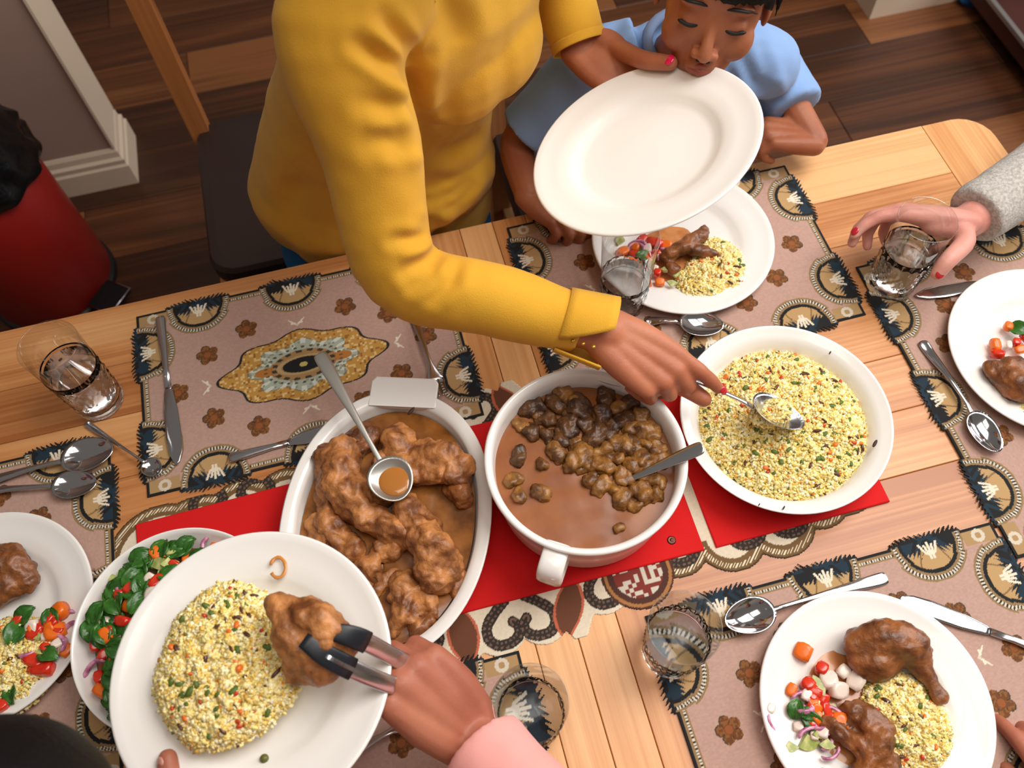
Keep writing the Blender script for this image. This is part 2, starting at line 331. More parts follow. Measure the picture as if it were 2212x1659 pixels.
def mat_print(X, Y):
    n = len(X); C = np.empty((n,3)); C[:] = (180,146,132)
    C += (hash2(np.floor(X/3), np.floor(Y/1.6))-.5)[:,None]*9
    hw, hh = 221.0, 142.0
    BL, TAN, CRE, BR, NAV = ncol((18,20,22)), ncol((176,142,96)), ncol((226,214,192)), ncol((104,62,30)), ncol((22,44,58))
    dx, dy = hw-np.abs(X), hh-np.abs(Y); d = np.minimum(dx, dy)            # distance inside border line
    out = np.zeros(n)
    # inner tan border with beads
    def beads(mask, s, off):                                               # white beads on dark line
        on = (np.modf(np.abs(s)/3.4)[0] < .55)
        C[mask & on] = CRE*.93; C[mask & ~on] = BL*1.6
    s = np.where(dx < dy, Y, X)
    C[(d < 13) & (d > 3)] = TAN*.82
    beads((d > 7.5) & (d < 10.5), s, 0)
    C[(d < 4.5)] = BL
    # corner blocks
    cm = (dx < 44) & (dy < 22); C[cm & (d > 4)] = TAN*.95; C[cm & (np.abs(np.hypot(dx-24, dy-12)-6) < 2.2)] = CRE*.9
    # flowers
    for fx, fy in [(70,78),(-70,78),(70,-78),(-70,-78),(127,50),(-127,50),(127,-50),(-127,-50),(171,0),(-171,0)]:
        rx, ry = X-fx, Y-fy; r = np.hypot(rx, ry); a = np.arctan2(ry, rx)
        pet = 11.5+4.5*np.abs(np.cos(2.5*a+fx)); m_ = r < pet; C[m_] = BR; C[m_ & (r > 5.5) & (hash2(np.floor(X/2.4),np.floor(Y/2.4)) > .62)] = (132,84,38); C[r < 4.5] = (142,80,38)
        C[(r < pet-1.5) & (np.abs(np.cos(2.5*a+fx)) < .13) & (r > 7)] = (60,36,20); C[(r < pet) & (r > pet-1.6) & (np.sin(a+fx) > .2)] = (70,58,44)
    # centre medallion
    Yc = Y*1.85; a = np.arctan2(Yc, X); r = np.hypot(X, Yc); lob = 97+7*np.cos(8*a)+12*np.abs(np.cos(a))**14
    m_ = r < lob+3.6; C[m_] = BL*1.5; m_ = r < lob; C[m_] = (188,140,64)
    q_ = hash2(np.floor(X/3.1), np.floor(Y/3.1)); C[m_ & (q_ > .80)] = (216,184,122); C[m_ & (q_ < .14)] = (150,100,44)
    li = 70+8*np.cos(8*a+.4); m_ = r < li; C[m_] = (166,174,158); C[m_ & (r > li-3)] = (120,118,92)
    C[m_ & (r > li-15) & (np.sin(a*26) > .25)] = (206,210,196); C[m_ & (q_ > .86)] = (140,142,116)
    C[m_ & (np.hypot((np.abs(X)-52)/15, Y/7) < 1)] = (176,112,48); C[m_ & (np.hypot((np.abs(X)-40)/5, Y/11) < 1)] = (158,96,40)
    C[(r < 44)] = (160,124,78); C[(np.abs(r-40) < 3.4) & (np.sin(a*16) > -.1)] = (60,52,40); C[(np.abs(r-52) < 2.4) & (np.sin(a*30) > .3)] = (84,74,54)
    e = np.hypot(X/29, Y/11.5); C[e < 1] = BL; C[(e < 1.28) & (e > 1.05)] = (176,150,104); C[np.hypot(X/5.5, Y/3.6) < 1] = (186,170,96)
    # little fleurons outside the medallion
    for fx, fy, ax in [(0,66,1),(0,-66,-1),(128,0,0),(-128,0,2)]:
        rx, ry = X-fx, Y-fy
        if ax == 0: rx, ry = -ry, rx
        if ax == 2: rx, ry = ry, -rx
        if ax == -1: ry = -ry
        for s1, s2, ln in ((.35,0,9),(1.3,0,12)):
            C[(np.abs(ry-(np.abs(rx)**1.5*.16)*s1-2) < 1.3) & (np.abs(rx) < ln) & (np.abs(rx) > 1)] = CRE
        C[(np.hypot(rx, ry) < 2.2)] = CRE*.92
    # lotus motifs on the border, with long flame-like black spikes that leave the mat's line
    keepx = np.full(n, False)
    mot = [(-133,1,0),(0,1,0),(133,1,0),(-133,-1,0),(0,-1,0),(133,-1,0),(76,1,1),(-76,1,1),(76,-1,1),(-76,-1,1)]
    for c0, sg, side in mot:
        if side == 0: u, v = X-c0, hh-sg*Y
        else: u, v = Y-c0, hw-sg*X                                       # v: distance inwards from border line
        rr = np.hypot(u/33, v/38)*(1+.05*(v > 24)*(-np.abs(u)/33)); inside = (v > -1)
        ang = np.arctan2(v, u); on = np.modf(np.abs(ang)*38/3.3)[0] < .55
        C[inside & (rr < 1.36) & (rr >= 1.0)] = TAN*.8; b = inside & (rr < 1.29) & (rr > 1.17); C[b & on] = CRE*.93; C[b & ~on] = BL*1.6
        C[inside & (rr <= 1.09) & (rr > .97)] = BL; C[inside & (rr <= .97)] = TAN*1.03
        fl_ = inside & (rr < .97)
        for q in (-20,20): C[fl_ & (np.abs(u-q*(v/34)**.6) < 1.0) & (v > 12)] = (128,98,62)
        us = u-np.sign(u)*(v)*.75                                         # spikes lean away from the motif's axis
        z = np.abs(np.modf((us+300)/5.6)[0]-.5)*2; h_ = hash2(np.floor((us+300)/5.6), us*0+c0*.37+side)
        bot = 8+13*z*(.4+.6*h_)*(1-(np.abs(u)/46)**2); top = fl_ & (v < bot+(np.abs(u) > 12)*4); C[top] = np.where((h_[top] > .5)[:,None], NAV, BL)
        for q, l0, l1 in ((-10,4,19),(10,4,19),(-4,6,25),(4,6,25)):
            C[inside & (np.abs(u-q*(1.25-v*.045)-np.sign(q)*1) < 1.5) & (v > l0) & (v < l1)] = CRE
        C[inside & (np.abs(u) < 1.2) & (v > 3) & (v < 20)] = CRE
        us = u+np.sign(u)*v*.9; z = np.abs(np.modf((us+300)/6.2)[0]-.5)*2; h_ = hash2(np.floor((us+300)/6.2), us*0+c0*.71+side+5)
        lim = (3+12.5*z*(.45+.55*h_))*np.clip(1.25-(np.abs(u)/48)**3, 0, 1)
        lim = np.minimum(lim, 13.5); sp = (v <= 0) & (v > -lim) & (np.abs(u) < 47); keepx |= sp; C[sp] = np.where((h_[sp] > .45)[:,None], BL, NAV)
    keep = (d > 0) | keepx
    return np.clip(C, 0, 255), keep
MAT_ME = print_sheet('placemat', 470, 312, 1.0, mat_print, .0012)
CLOTH = mat('woven_print', (200,200,200), .85, attr='Col', bump=.12, bscale=900); MAT_ME.materials.append(CLOTH)
def placemat(x, y, rz, z, label):
    o = bpy.data.objects.new('placemat', MAT_ME); COL.objects.link(o); o.location = (x,y,z); o.rotation_euler = (0,0,rz); return tag(o, label, 'placemat', 'patterned placemats')
placemat(-.157, .652, 0, .7512, 'patterned placemat without a plate, at the far left of the table under a knife')
placemat(.388, .662, 0, .7512, 'patterned placemat under the child\'s plate at the far side of the table')
placemat(.769, .378, math.pi/2, .7525, 'patterned placemat at the right end of the table beside the hand-held glass')
placemat(.402, .066, 0, .7512, 'patterned placemat under the lower right plate with the drumstick')
placemat(-.562, .392, math.pi/2, .7512, 'patterned placemat under the plate at the left end of the table')
placemat(-.19, .066, 0, .7512, 'patterned placemat at the bottom of the picture below the tongs hand')

# ---------------------------------------------------------------- table runner: scalloped, beaded
def runner_print(X, Y):
    n = len(X); CRE, BL, GO = ncol((216,204,180)), ncol((44,38,32)), ncol((150,118,66))
    C = np.empty((n,3)); C[:] = CRE; C += (hash2(np.floor(X/2), np.floor(Y/2))-.5)[:,None]*10
    keep = np.zeros(n, bool); rim = np.full(n, 99.)
    disks = []
    for sg in (-1, 1):
        for cx, cy, r in [(-68,105,62),(-26,140,33),(26,140,33),(-112,118,42),(-66,130,34),(62,130,34),(104,118,40),(140,88,46),(-190,104,44),(-245,84,44),(-300,84,44),(-352,66,46),(205,100,40),(272,104,46),(335,104,46),(392,84,44),(425,56,40)]:
            disks.append((cx, sg*cy, r))
    for k in range(-9,10): disks.append((k*46, 0, 96 if abs(k) < 9 else 70))
    for k in range(-9,10): disks.append((k*46+10, 50, 70)); disks.append((k*46+10, -50, 70))
    for cx, cy, r in disks:
        q = np.hypot(X-cx, Y-cy)-r; rim = np.minimum(rim, q)
    # almond tips
    for cx, sg in ((-68,-1),(64,-1),(-68,1),(64,1)):
        q = np.maximum(np.abs(X-cx)+np.abs(Y-sg*140)*.62-30, 0)+np.where(np.abs(X-cx)+np.abs(Y-sg*140)*.62 < 30, -5, 0); rim = np.minimum(rim, q)
    keep = rim < 0
    outer = np.abs(X+5) > 190
    bead = keep & outer & (rim > -17); C[bead] = (112,84,48)
    a = np.arctan2(Y, X)*0+X*.9+Y*.9
    on = (np.modf(np.abs(X*.23+0)+np.abs(Y*.23))[0] < .4) & (rim < -5) & (rim > -11); C[bead & on] = (232,220,190)
    C[keep & outer & (rim > -2.5)] = (70,54,34)
    # scrolls
    def stroke(pts, wid):
        P = np.array(pts, float); best = np.full(n, 1e9); tt = np.zeros(n); L = 0
        sel = (X > P[:,0].min()-20) & (X < P[:,0].max()+20) & (Y > P[:,1].min()-20) & (Y < P[:,1].max()+20)
        ii = np.where(sel)[0]; xs = np.column_stack([X[ii], Y[ii]]); bb = np.full(len(ii), 1e9); t2 = np.zeros(len(ii))
        for p, q in zip(P[:-1], P[1:]):
            ab = q-p; l = np.linalg.norm(ab); t = np.clip(((xs-p)@ab)/(l*l+1e-9), 0, 1); d = np.linalg.norm(xs-(p+t[:,None]*ab), axis=1)
            m_ = d < bb; bb[m_] = d[m_]; t2[m_] = L+t[m_]*l; L += l
        m_ = bb < wid; C[ii[m_]] = BL
        m2 = m_ & (np.modf(t2/6)[0] < .5) & (np.abs(bb-wid*.45) < 1.3); C[ii[m2]] = (112,84,70)
    def scroll(cx, cy, sx, sy):
        pts = []
        for t in np.linspace(0, 1, 22):
            a = math.radians(-120+300*t); r = 15; pts.append((cx+sx*(r*math.cos(a)), cy+sy*(r*math.sin(a))))
        up = [(cx-sx*15, cy), (cx-sx*14, cy+sy*12), (cx-sx*2, cy+sy*30), (cx+sx*10, cy+sy*46), (cx+sx*14, cy+sy*62), (cx+sx*4, cy+sy*70)]
        base = [(-14,10),(-19,2),(-15,-9),(-3,-14),(9,-11),(15,0),(12,14),(0,27),(-12,38),(-16,52),(-8,64),(4,64),(10,56)]
        return [(cx-sx*p*1.12, cy+sy*q) for p, q in base]
    def cr(pts):
        A, _ = smooth_path([(p[0],p[1],0) for p in pts], 1, 5); return A[:,:2]
    for sg in (-1, 1):
        for cx, sx in ((-24,1),(24,-1),(-112,-1),(104,1),(-205,1),(210,-1),(290,1),(350,-1),(-280,-1),(-345,1)):
            stroke(cr(scroll(cx, sg*(147 if abs(cx) < 60 else 132) if abs(cx) < 200 else sg*108, sx, -sg)), 6.3)
        for cx, tl in ((-68,.0),(64,.35)):
            u = (X-cx)-(Y*sg-125)*(-tl if sg > 0 else -tl); v = Y*sg-138
            e = np.abs(u)/17+ (v/36)**2; C[(e < 1.12)] = (186,96,66); C[e < .92] = (100,58,36)
    # round dark medallion
    for sg in (-1, 1):
        q = np.hypot(X-150, Y-sg*120)
        C[(q < 44)] = (74,40,30); C[(np.abs(q-39) < 2)] = (160,110,60); m_ = q < 30; C[m_] = (120,44,34); C[m_ & (hash2(np.floor(X/5), np.floor(Y/5)) > .62)] = (196,188,172); keep |= q < 44
    return np.clip(C, 0, 255), keep
RUN = print_sheet('table_runner', 920, 350, 1.25, runner_print, .001); RUN.materials.append(CLOTH)
o = bpy.data.objects.new('table_runner', RUN); COL.objects.link(o); o.location = (.04,.378,.7501)
tag(o, 'cream scalloped beaded table runner with black scrolls showing below the red felt', 'table runner')
# red felt mats along the middle
def felt(name, c, half, rz, z, label):
    t = empty(name, (c[0],c[1],z), label, 'mat', 'red felt mats'); t.rotation_euler = (0,0,rz)
    bpy.context.view_layer.update()
    mb = MB().bbox((-half[0],-half[1],0),(half[0],half[1],.003), .0012); f = mb.build('felt_sheet', RED, None, smooth=False); f.parent = t
    return t
f1 = felt('felt_mat', (-.279,.365), (.112,.115), .02, .7512, 'red felt mat at the left, partly under the salad bowl and oval dish')
f2 = felt('felt_mat', (.0555,.382), (.2215,.1175), -.005, .7512, 'long red felt mat under the stew pot with a metal snap stud')
f3 = felt('felt_mat', (.404,.380), (.113,.1175), 0, .7512, 'red felt mat under the round dish of couscous')
sd = MB().lathe([(0,.0045),(.002,.0045),(.0028,.0035),(.0035,.0045),(.0048,.0038),(.0055,.003),(0,.003)], 20, (.187,-.096,0)).build('snap_stud', mat('dull_stud', (90,60,50), .35, metal=.8)); sd.parent = f2

# ---------------------------------------------------------------- crockery
ZM, ZF = .7525, .7543          # top of a placemat, top of the felt
def plate_profile(r, h=.022, well=.6):
    w_ = r*well
    return [(0,.005),(w_*.55,.0048),(w_*.9,.0052),(w_,.0068),(w_+.006,.0112),(w_+.012,.0138),(r*.8,.0165),(r*.93,h-.0028),(r-.003,h),(r-.0008,h-.0006),(r,h-.002),(r-.002,h-.0045),(r*.9,h-.0085),(w_+.012,.0095),(w_+.004,.003),(w_-.001,0),(w_-.006,.0),(w_-.009,.002),(0,.002)]
def plate(loc, r, label, nrm=(0,0,1), h=.022):
    t = MB().lathe(plate_profile(r, h), 96).build('dinner_plate', CERAMIC)
    t.location = loc; q = Vector((0,0,1)).rotation_difference(Vector(nrm)); t.rotation_mode = 'QUATERNION'; t.rotation_quaternion = q
    return tag(t, label, 'plate', 'white dinner plates')
plate((.3079,.6561,1.012), .1335, 'empty white dinner plate held up in the air by the woman in yellow', (-.30,.16,.94), .02)
plate((.403,.700,ZM), .130, 'white plate with half-eaten food under the held empty plate, before the child')
plate((.3885,.048,ZM), .1245, 'white plate at lower right with a brown chicken drumstick, salad and couscous')
plate((.801,.398,ZM), .128, 'white plate cut by the right edge of the picture with chicken on it')
plate((-.566,.402,ZM), .128, 'white plate cut by the left edge of the picture with couscous and salad')
FN = norm((-.03,-.02,1))
plate(V3(-0.2244,0.22,0.9118), .1345, 'white plate held in front with couscous and tongs laying chicken on it', tuple(FN))

def bowl(name, c, prof, label, cat, n=96): 
    o = MB().lathe(prof, n).build(name, CERAMIC); o.location = c; return tag(o, label, cat)
SB = (-.334,.318,ZM-.0012)
bowl('salad_bowl', SB, [(0,.006),(.05,.006),(.075,.016),(.098,.036),(.11,.052),(.1135,.0575),(.1155,.058),(.116,.0565),(.112,.048),(.1,.03),(.078,.01),(.055,0),(.04,0),(.038,.002),(0,.002)], 'white bowl of mixed salad left of the held plate', 'bowl')
RD = (.4205,.3875,ZF)
bowl('serving_dish', RD, [(0,.008),(.085,.008),(.098,.014),(.106,.028),(.110,.038),(.118,.0435),(.1265,.047),(.1285,.0485),(.130,.0475),(.129,.0455),(.118,.040),(.109,.032),(.1,.012),(.088,.002),(.08,0),(.076,0),(.072,.002),(0,.002)], 'round white dish heaped with yellow couscous on the right red mat', 'serving dish')
# stew pot with a loop handle
PT = (.157,.378,ZF)
pot = empty('stew_pot', PT, 'deep round white pot of brown stew with a loop handle', 'pot')
MB().lathe([(0,.006),(.088,.006),(.097,.012),(.1035,.05),(.107,.088),(.1085,.096),(.1125,.1),(.116,.1),(.1175,.0975),(.1165,.094),(.1135,.09),(.111,.06),(.105,.012),(.098,.001),(.09,0),(0,0)], 128).build('pot_body', CERAMIC, None).location = PT
pb = bpy.data.objects['pot_body']; pb.parent = pot; pb.location = (0,0,0)
def loop_handle(ang):
    d = np.array([math.cos(ang), math.sin(ang), 0]); t = np.array([-d[1], d[0], 0])
    path = [d*.106+(0,0,.088), d*.124+(0,0,.09), d*.139+(0,0,.084), d*.1425+(0,0,.066), d*.134+(0,0,.05), d*.106+(0,0,.044)]
    P, _ = smooth_path(path, 1, 5); rings = []
    T_ = np.gradient(P, axis=0); T_ /= np.linalg.norm(T_, axis=1)[:,None]
    for p, q in zip(P, T_):
        nn = np.cross(q, t); rings.append([p+t*.0145*math.copysign(abs(math.cos(a))**.6, math.cos(a))+nn*.0042*math.copysign(abs(math.sin(a))**.7, math.sin(a)) for a in np.linspace(0, 2*math.pi, 16, endpoint=False)])
    h = MB().loft(rings).build('handle', CERAMIC); h.parent = pot
loop_handle(math.radians(237)); loop_handle(math.radians(57))
sm = MB(); R_ = .1075; rings = []
for i in range(24): rings.append([(R_*i/23*math.cos(2*math.pi*k/72), R_*i/23*math.sin(2*math.pi*k/72), 0) for k in range(72)])
sm.loft(rings, caps=False)
sm.v = [(x,y,.071+.0012*noise.noise(Vector((x*40,y*40,3)))) for x,y,z in sm.v]
sc_ = sm.build('stew_sauce', SAUCE); sc_.location = PT; tag(sc_, 'brown curry sauce filling the round white pot', 'sauce', kind='stuff')

# oval dish
OD = np.array((-.084,.386,ZF)); ORZ = math.radians(-18.3)
oval = empty('oval_dish', tuple(OD), 'oval white baking dish of braised chicken with square tab handles', 'baking dish'); oval.rotation_euler = (0,0,ORZ)
def ov(a, s_, z):
    ax, ay = .124, .168; c, s2 = math.cos(a), math.sin(a); return ((ax-s_)*math.copysign(abs(c)**.95, c), (ay-s_)*math.copysign(abs(s2)**.95, s2), z)
rings = [[ov(a, s_, z) for a in np.linspace(0, 2*math.pi, 96, endpoint=False)] for s_, z in [(.117,.007),(.06,.007),(.034,.0075),(.026,.011),(.0205,.022),(.0165,.040),(.0145,.0455),(.009,.0475),(.001,.049),(-.001,.0485),(0,.0465),(.008,.044),(.0145,.038),(.022,.012),(.03,.001),(.036,0),(.117,0)]]
o = MB().loft(rings).build('dish_body', CERAMIC); o.parent = oval
for sg in (1,-1):
    pts = [(-.043,.147),(-.043,.181),(-.038,.1875),(.038,.1875),(.043,.181),(.043,.147)]
    o = MB().loft([[(x*.98,sg*y_,.040) for x,y_ in pts],[(x,sg*y_,.0435) for x,y_ in pts],[(x,sg*(y_+.001),.0475) for x,y_ in pts],[(x*.97,sg*(y_-.001),.049) for x,y_ in pts]]).build('tab_handle', CERAMIC, smooth=False); o.parent = oval
rings = [[ov(a, .02+(1-i/13)*.096, .031+(.0025*noise.noise(Vector((a*3,i*.5,2))))) for a in np.linspace(0, 2*math.pi, 72, endpoint=False)] for i in range(14)]
o = MB().loft(rings, caps=False).build('gravy', GRAVY); o.location = tuple(OD); o.rotation_euler = (0,0,ORZ); tag(o, 'glossy brown gravy in the oval baking dish', 'gravy', kind='stuff')

# ---------------------------------------------------------------- meat
def meat(name, prims, seed, m, label, cat, group=None, voxel=.0026, amp=.006, freq=48, loc=None):
    mb = MB()
    for p in prims:
        if p[0] == 'C': mb.tube(p[1], p[2], n=12, sub=3, ball=True)
        else: mb.ell(p[1], p[2], p[3] if len(p) > 3 else None)
    f1_, f2_ = lump(seed, amp, freq*.75), lump(seed+5, amp*.16, freq*3.2)
    me = voxelise(mb, name, voxel, 3, disp=lambda V, N: f2_(f1_(V, N), N))
    o = link(name, me, m); return tag(o, label, cat, group)
def rotz(a): c, s_ = math.cos(a), math.sin(a); return np.array([[c,-s_,0],[s_,c,0],[0,0,1]])
ST = [
 ('chicken piece at the far right of the oval dish, beside the spoon bowl', [('E',V3(-0.0187,0.4411,0.8),(.045,.030,.020),rotz(-.1)),('E',V3(0.0114,0.419,0.803),(.022,.020,.014)),('E',V3(-0.0517,0.4791,0.8),(.022,.026,.016))]),
 ('chicken leg at the left of the oval dish', [('C',[V3(-0.1181,0.4857,0.797),V3(-0.1292,0.4448,0.803),V3(-0.1078,0.3915,0.8)],[.022,.026,.02]),('E',V3(-0.1356,0.4689,0.795),(.022,.036,.02)),('C',[V3(-0.1068,0.3972,0.8),V3(-0.0686,0.3632,0.8),V3(-0.0454,0.3698,0.797)],[.02,.019,.016])]),
 ('large chicken thigh at the lower right of the oval dish', [('C',[V3(-0.0583,0.3871,0.8),V3(-0.0404,0.3371,0.803),V3(-0.0423,0.3055,0.797)],[.021,.027,.024]),('E',V3(-0.0311,0.3194,0.797),(.024,.034,.02))]),
 ('shredded chicken at the near end of the oval dish', [('C',[V3(-0.0801,0.3124,0.789),V3(-0.0809,0.2784,0.793),V3(-0.0953,0.2614,0.79)],[.012,.017,.012]),('C',[V3(-0.0652,0.2914,0.79),V3(-0.0567,0.2672,0.79)],[.013,.012]),('C',[V3(-0.0955,0.2885,0.79),V3(-0.0746,0.2586,0.79)],[.010,.012])]),
 ('small chicken piece between thigh and leg in the oval dish', [('C',[V3(-0.1556,0.4021,0.79),V3(-0.1313,0.363,0.79)],[.016,.012]),('E',V3(-0.0858,0.4231,0.797),(.016,.02,.014)),('E',V3(-0.1535,0.4312,0.792),(.016,.02,.015))]),
]
for i,(lb,pr) in enumerate(ST): meat('chicken_piece', pr, 3+i*2, STEWL, 'stewed '+lb, 'chicken', 'braised chicken in the oval dish', amp=.0085, freq=52)
EXTRA = [('leg meat at the upper left', V3(-0.1002,0.4924,0.793), (.028,.02,.016), .5), ('skin piece beside the spoon', V3(-0.0738,0.4584,0.795), (.02,.016,.014), 1.2), ('dark meat in the middle', V3(-0.0858,0.3537,0.79), (.022,.018,.014), .3), ('flat piece at the right rim', V3(0.0061,0.4001,0.792), (.018,.026,.014), .2), ('shred left of the thigh', V3(-0.115,0.334,0.786), (.012,.024,.010), .6), ('loose shred in the gravy', V3(-0.1027,0.3109,0.786), (.009,.022,.009), 2.2), ('small bit near the near tab', V3(-0.0728,0.2561,0.787), (.018,.012,.010), .8), ('piece under the leg at left', V3(-0.1659,0.394,0.787), (.016,.026,.012), .1), ('bit right of the thigh', V3(-0.0218,0.292,0.786), (.010,.022,.010), .2)]
for i,(lb,c_,r_,a_) in enumerate(EXTRA): meat('chicken_piece', [('E',c_,r_,rotz(a_)),('E',c_+np.array((r_[0]*.5,r_[1]*.4,.002)),tuple(np.array(r_)*.7),rotz(-a_))], 60+i*3, STEWL if i % 3 else STEW, 'stewed chicken in the oval dish, '+lb, 'chicken', 'braised chicken in the oval dish', amp=.007, freq=70)
# potato and meat chunks in the pot
CH = [(0.1175,0.4672,17),(0.1464,0.4658,15),(0.1746,0.4515,18),(0.1952,0.4328,16),(0.2185,0.4231,15),(0.2403,0.4011,17),(0.2467,0.3774,14),(0.1531,0.4282,16),(0.1798,0.4114,18),(0.2054,0.3918,17),(0.2244,0.3710,16),(0.1313,0.4027,15),(0.1526,0.3876,20),(0.1762,0.3719,16),(0.1962,0.3544,14),(0.1093,0.4371,12),(0.0847,0.4092,13),(0.0720,0.3822,12),(0.0995,0.3597,13),(0.0747,0.3605,11),(0.2082,0.4554,15),(0.2334,0.4418,14),(0.2105,0.3295,15),(0.2257,0.3493,14),(0.1873,0.3270,14),(0.1684,0.3469,13),(0.2323,0.3355,12),(0.1088,0.3934,9),(0.1609,0.4751,13),(0.1721,0.2936,7),(0.1296,0.4476,13),(0.1602,0.4424,12),(0.1763,0.4283,13),(0.2003,0.4121,13),(0.2253,0.4084,12),(0.2381,0.3860,13),(0.2471,0.3618,12),(0.2186,0.3882,12),(0.1815,0.3890,13),(0.1551,0.4056,12),(0.1416,0.4187,13),(0.1264,0.4260,11),(0.1579,0.3769,12),(0.1929,0.3797,12),(0.2102,0.3627,12),(0.2313,0.3661,12),(0.2266,0.3193,11),(0.1974,0.3155,11),(0.1839,0.3427,11),(0.1606,0.3580,11),(0.1682,0.4598,12),(0.1259,0.4551,10),(0.0983,0.4497,10),(0.2493,0.4018,12),(0.2409,0.4202,12),(0.2179,0.4395,12)]
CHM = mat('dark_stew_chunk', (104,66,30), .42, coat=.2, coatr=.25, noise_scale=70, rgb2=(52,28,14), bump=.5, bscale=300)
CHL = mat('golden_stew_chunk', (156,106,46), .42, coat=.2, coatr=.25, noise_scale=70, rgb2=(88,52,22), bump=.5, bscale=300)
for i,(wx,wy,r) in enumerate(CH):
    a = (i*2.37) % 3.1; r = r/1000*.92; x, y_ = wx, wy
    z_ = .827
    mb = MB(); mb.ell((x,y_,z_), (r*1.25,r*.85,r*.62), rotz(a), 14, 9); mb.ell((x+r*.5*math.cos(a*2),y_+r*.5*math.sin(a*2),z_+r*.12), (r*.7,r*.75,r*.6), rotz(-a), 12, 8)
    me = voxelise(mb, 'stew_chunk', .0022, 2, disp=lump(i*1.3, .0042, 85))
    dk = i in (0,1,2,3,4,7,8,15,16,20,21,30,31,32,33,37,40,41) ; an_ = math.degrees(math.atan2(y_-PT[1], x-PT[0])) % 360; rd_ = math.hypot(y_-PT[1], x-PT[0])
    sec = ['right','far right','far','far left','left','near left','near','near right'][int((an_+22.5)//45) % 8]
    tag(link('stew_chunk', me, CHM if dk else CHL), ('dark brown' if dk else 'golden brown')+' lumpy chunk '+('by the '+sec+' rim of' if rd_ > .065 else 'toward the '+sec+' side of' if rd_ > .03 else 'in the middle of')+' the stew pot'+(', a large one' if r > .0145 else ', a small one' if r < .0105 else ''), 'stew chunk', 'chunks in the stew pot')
meat('drumstick', [('C',[V3(0.3962,0.1106,0.785),V3(0.4256,0.1069,0.79),V3(0.45,0.0912,0.785),V3(0.4513,0.0718,0.778)],[.018,.023,.021,.012]),('E',V3(0.4088,0.0929,0.78),(.034,.026,.02)),('C',[V3(0.4454,0.0822,0.785),V3(0.4524,0.0587,0.779),V3(0.4554,0.041,0.776)],[.015,.009,.0075]),('E',V3(0.4562,0.0393,0.776),(.011,.010,.009))], 21, STEW, 'brown braised chicken drumstick on the lower right plate', 'chicken', amp=.004, freq=60)
meat('chicken_piece', [('C',[V3(0.3614,0.0464,0.775),V3(0.3782,0.0223,0.778),V3(0.358,-0.0002,0.775)],[.014,.016,.016]),('C',[V3(0.3319,0.0447,0.773),V3(0.3498,0.0159,0.775)],[.010,.012]),('C',[V3(0.3776,-0.0098,0.773),V3(0.3491,-0.0093,0.773)],[.012,.014])], 25, STEW, 'torn brown chicken at the near side of the lower right plate', 'chicken', amp=.006, freq=70)
meat('chicken_piece', [('C',[V3(-0.1803,0.2547,0.9861),V3(-0.1677,0.226,0.9836),V3(-0.1533,0.1994,0.971)],[.012,.021,.021]),('C',[V3(-0.1762,0.2536,0.986),V3(-0.1446,0.2264,0.992),V3(-0.1322,0.2054,0.9764)],[.012,.02,.016]),('E',V3(-0.1614,0.2035,0.961),(.026,.022,.02))], 31, STEWL, 'piece of braised chicken gripped by the tongs on the held plate', 'chicken', amp=.0055, freq=65)
meat('chicken_piece', [('C',[V3(0.715,0.3856,0.777),V3(0.7251,0.3599,0.78),V3(0.7428,0.3428,0.777)],[.014,.019,.016]),('E',V3(0.7369,0.3789,0.778),(.024,.02,.015))], 37, STEW, 'brown chicken piece on the plate at the right edge', 'chicken', amp=.005, freq=60)
meat('chicken_piece', [('C',[V3(-0.5669,0.4755,0.778),V3(-0.5317,0.453,0.782),V3(-0.5119,0.4315,0.778)],[.018,.024,.016]),('E',V3(-0.5387,0.4272,0.778),(.03,.02,.018))], 41, STEW, 'brown chicken piece on the plate at the left edge', 'chicken', amp=.006, freq=60)
meat('chicken_piece', [('C',[V3(0.4347,0.6995,0.772),V3(0.4007,0.6845,0.776),V3(0.3702,0.6751,0.772)],[.009,.012,.009]),('C',[V3(0.4112,0.6746,0.774),V3(0.4365,0.659,0.774)],[.009,.008]),('E',V3(0.3737,0.6548,0.77),(.009,.012,.007))], 43, STEW, 'small torn meat pieces on the child\'s plate', 'chicken', amp=.005, freq=80)

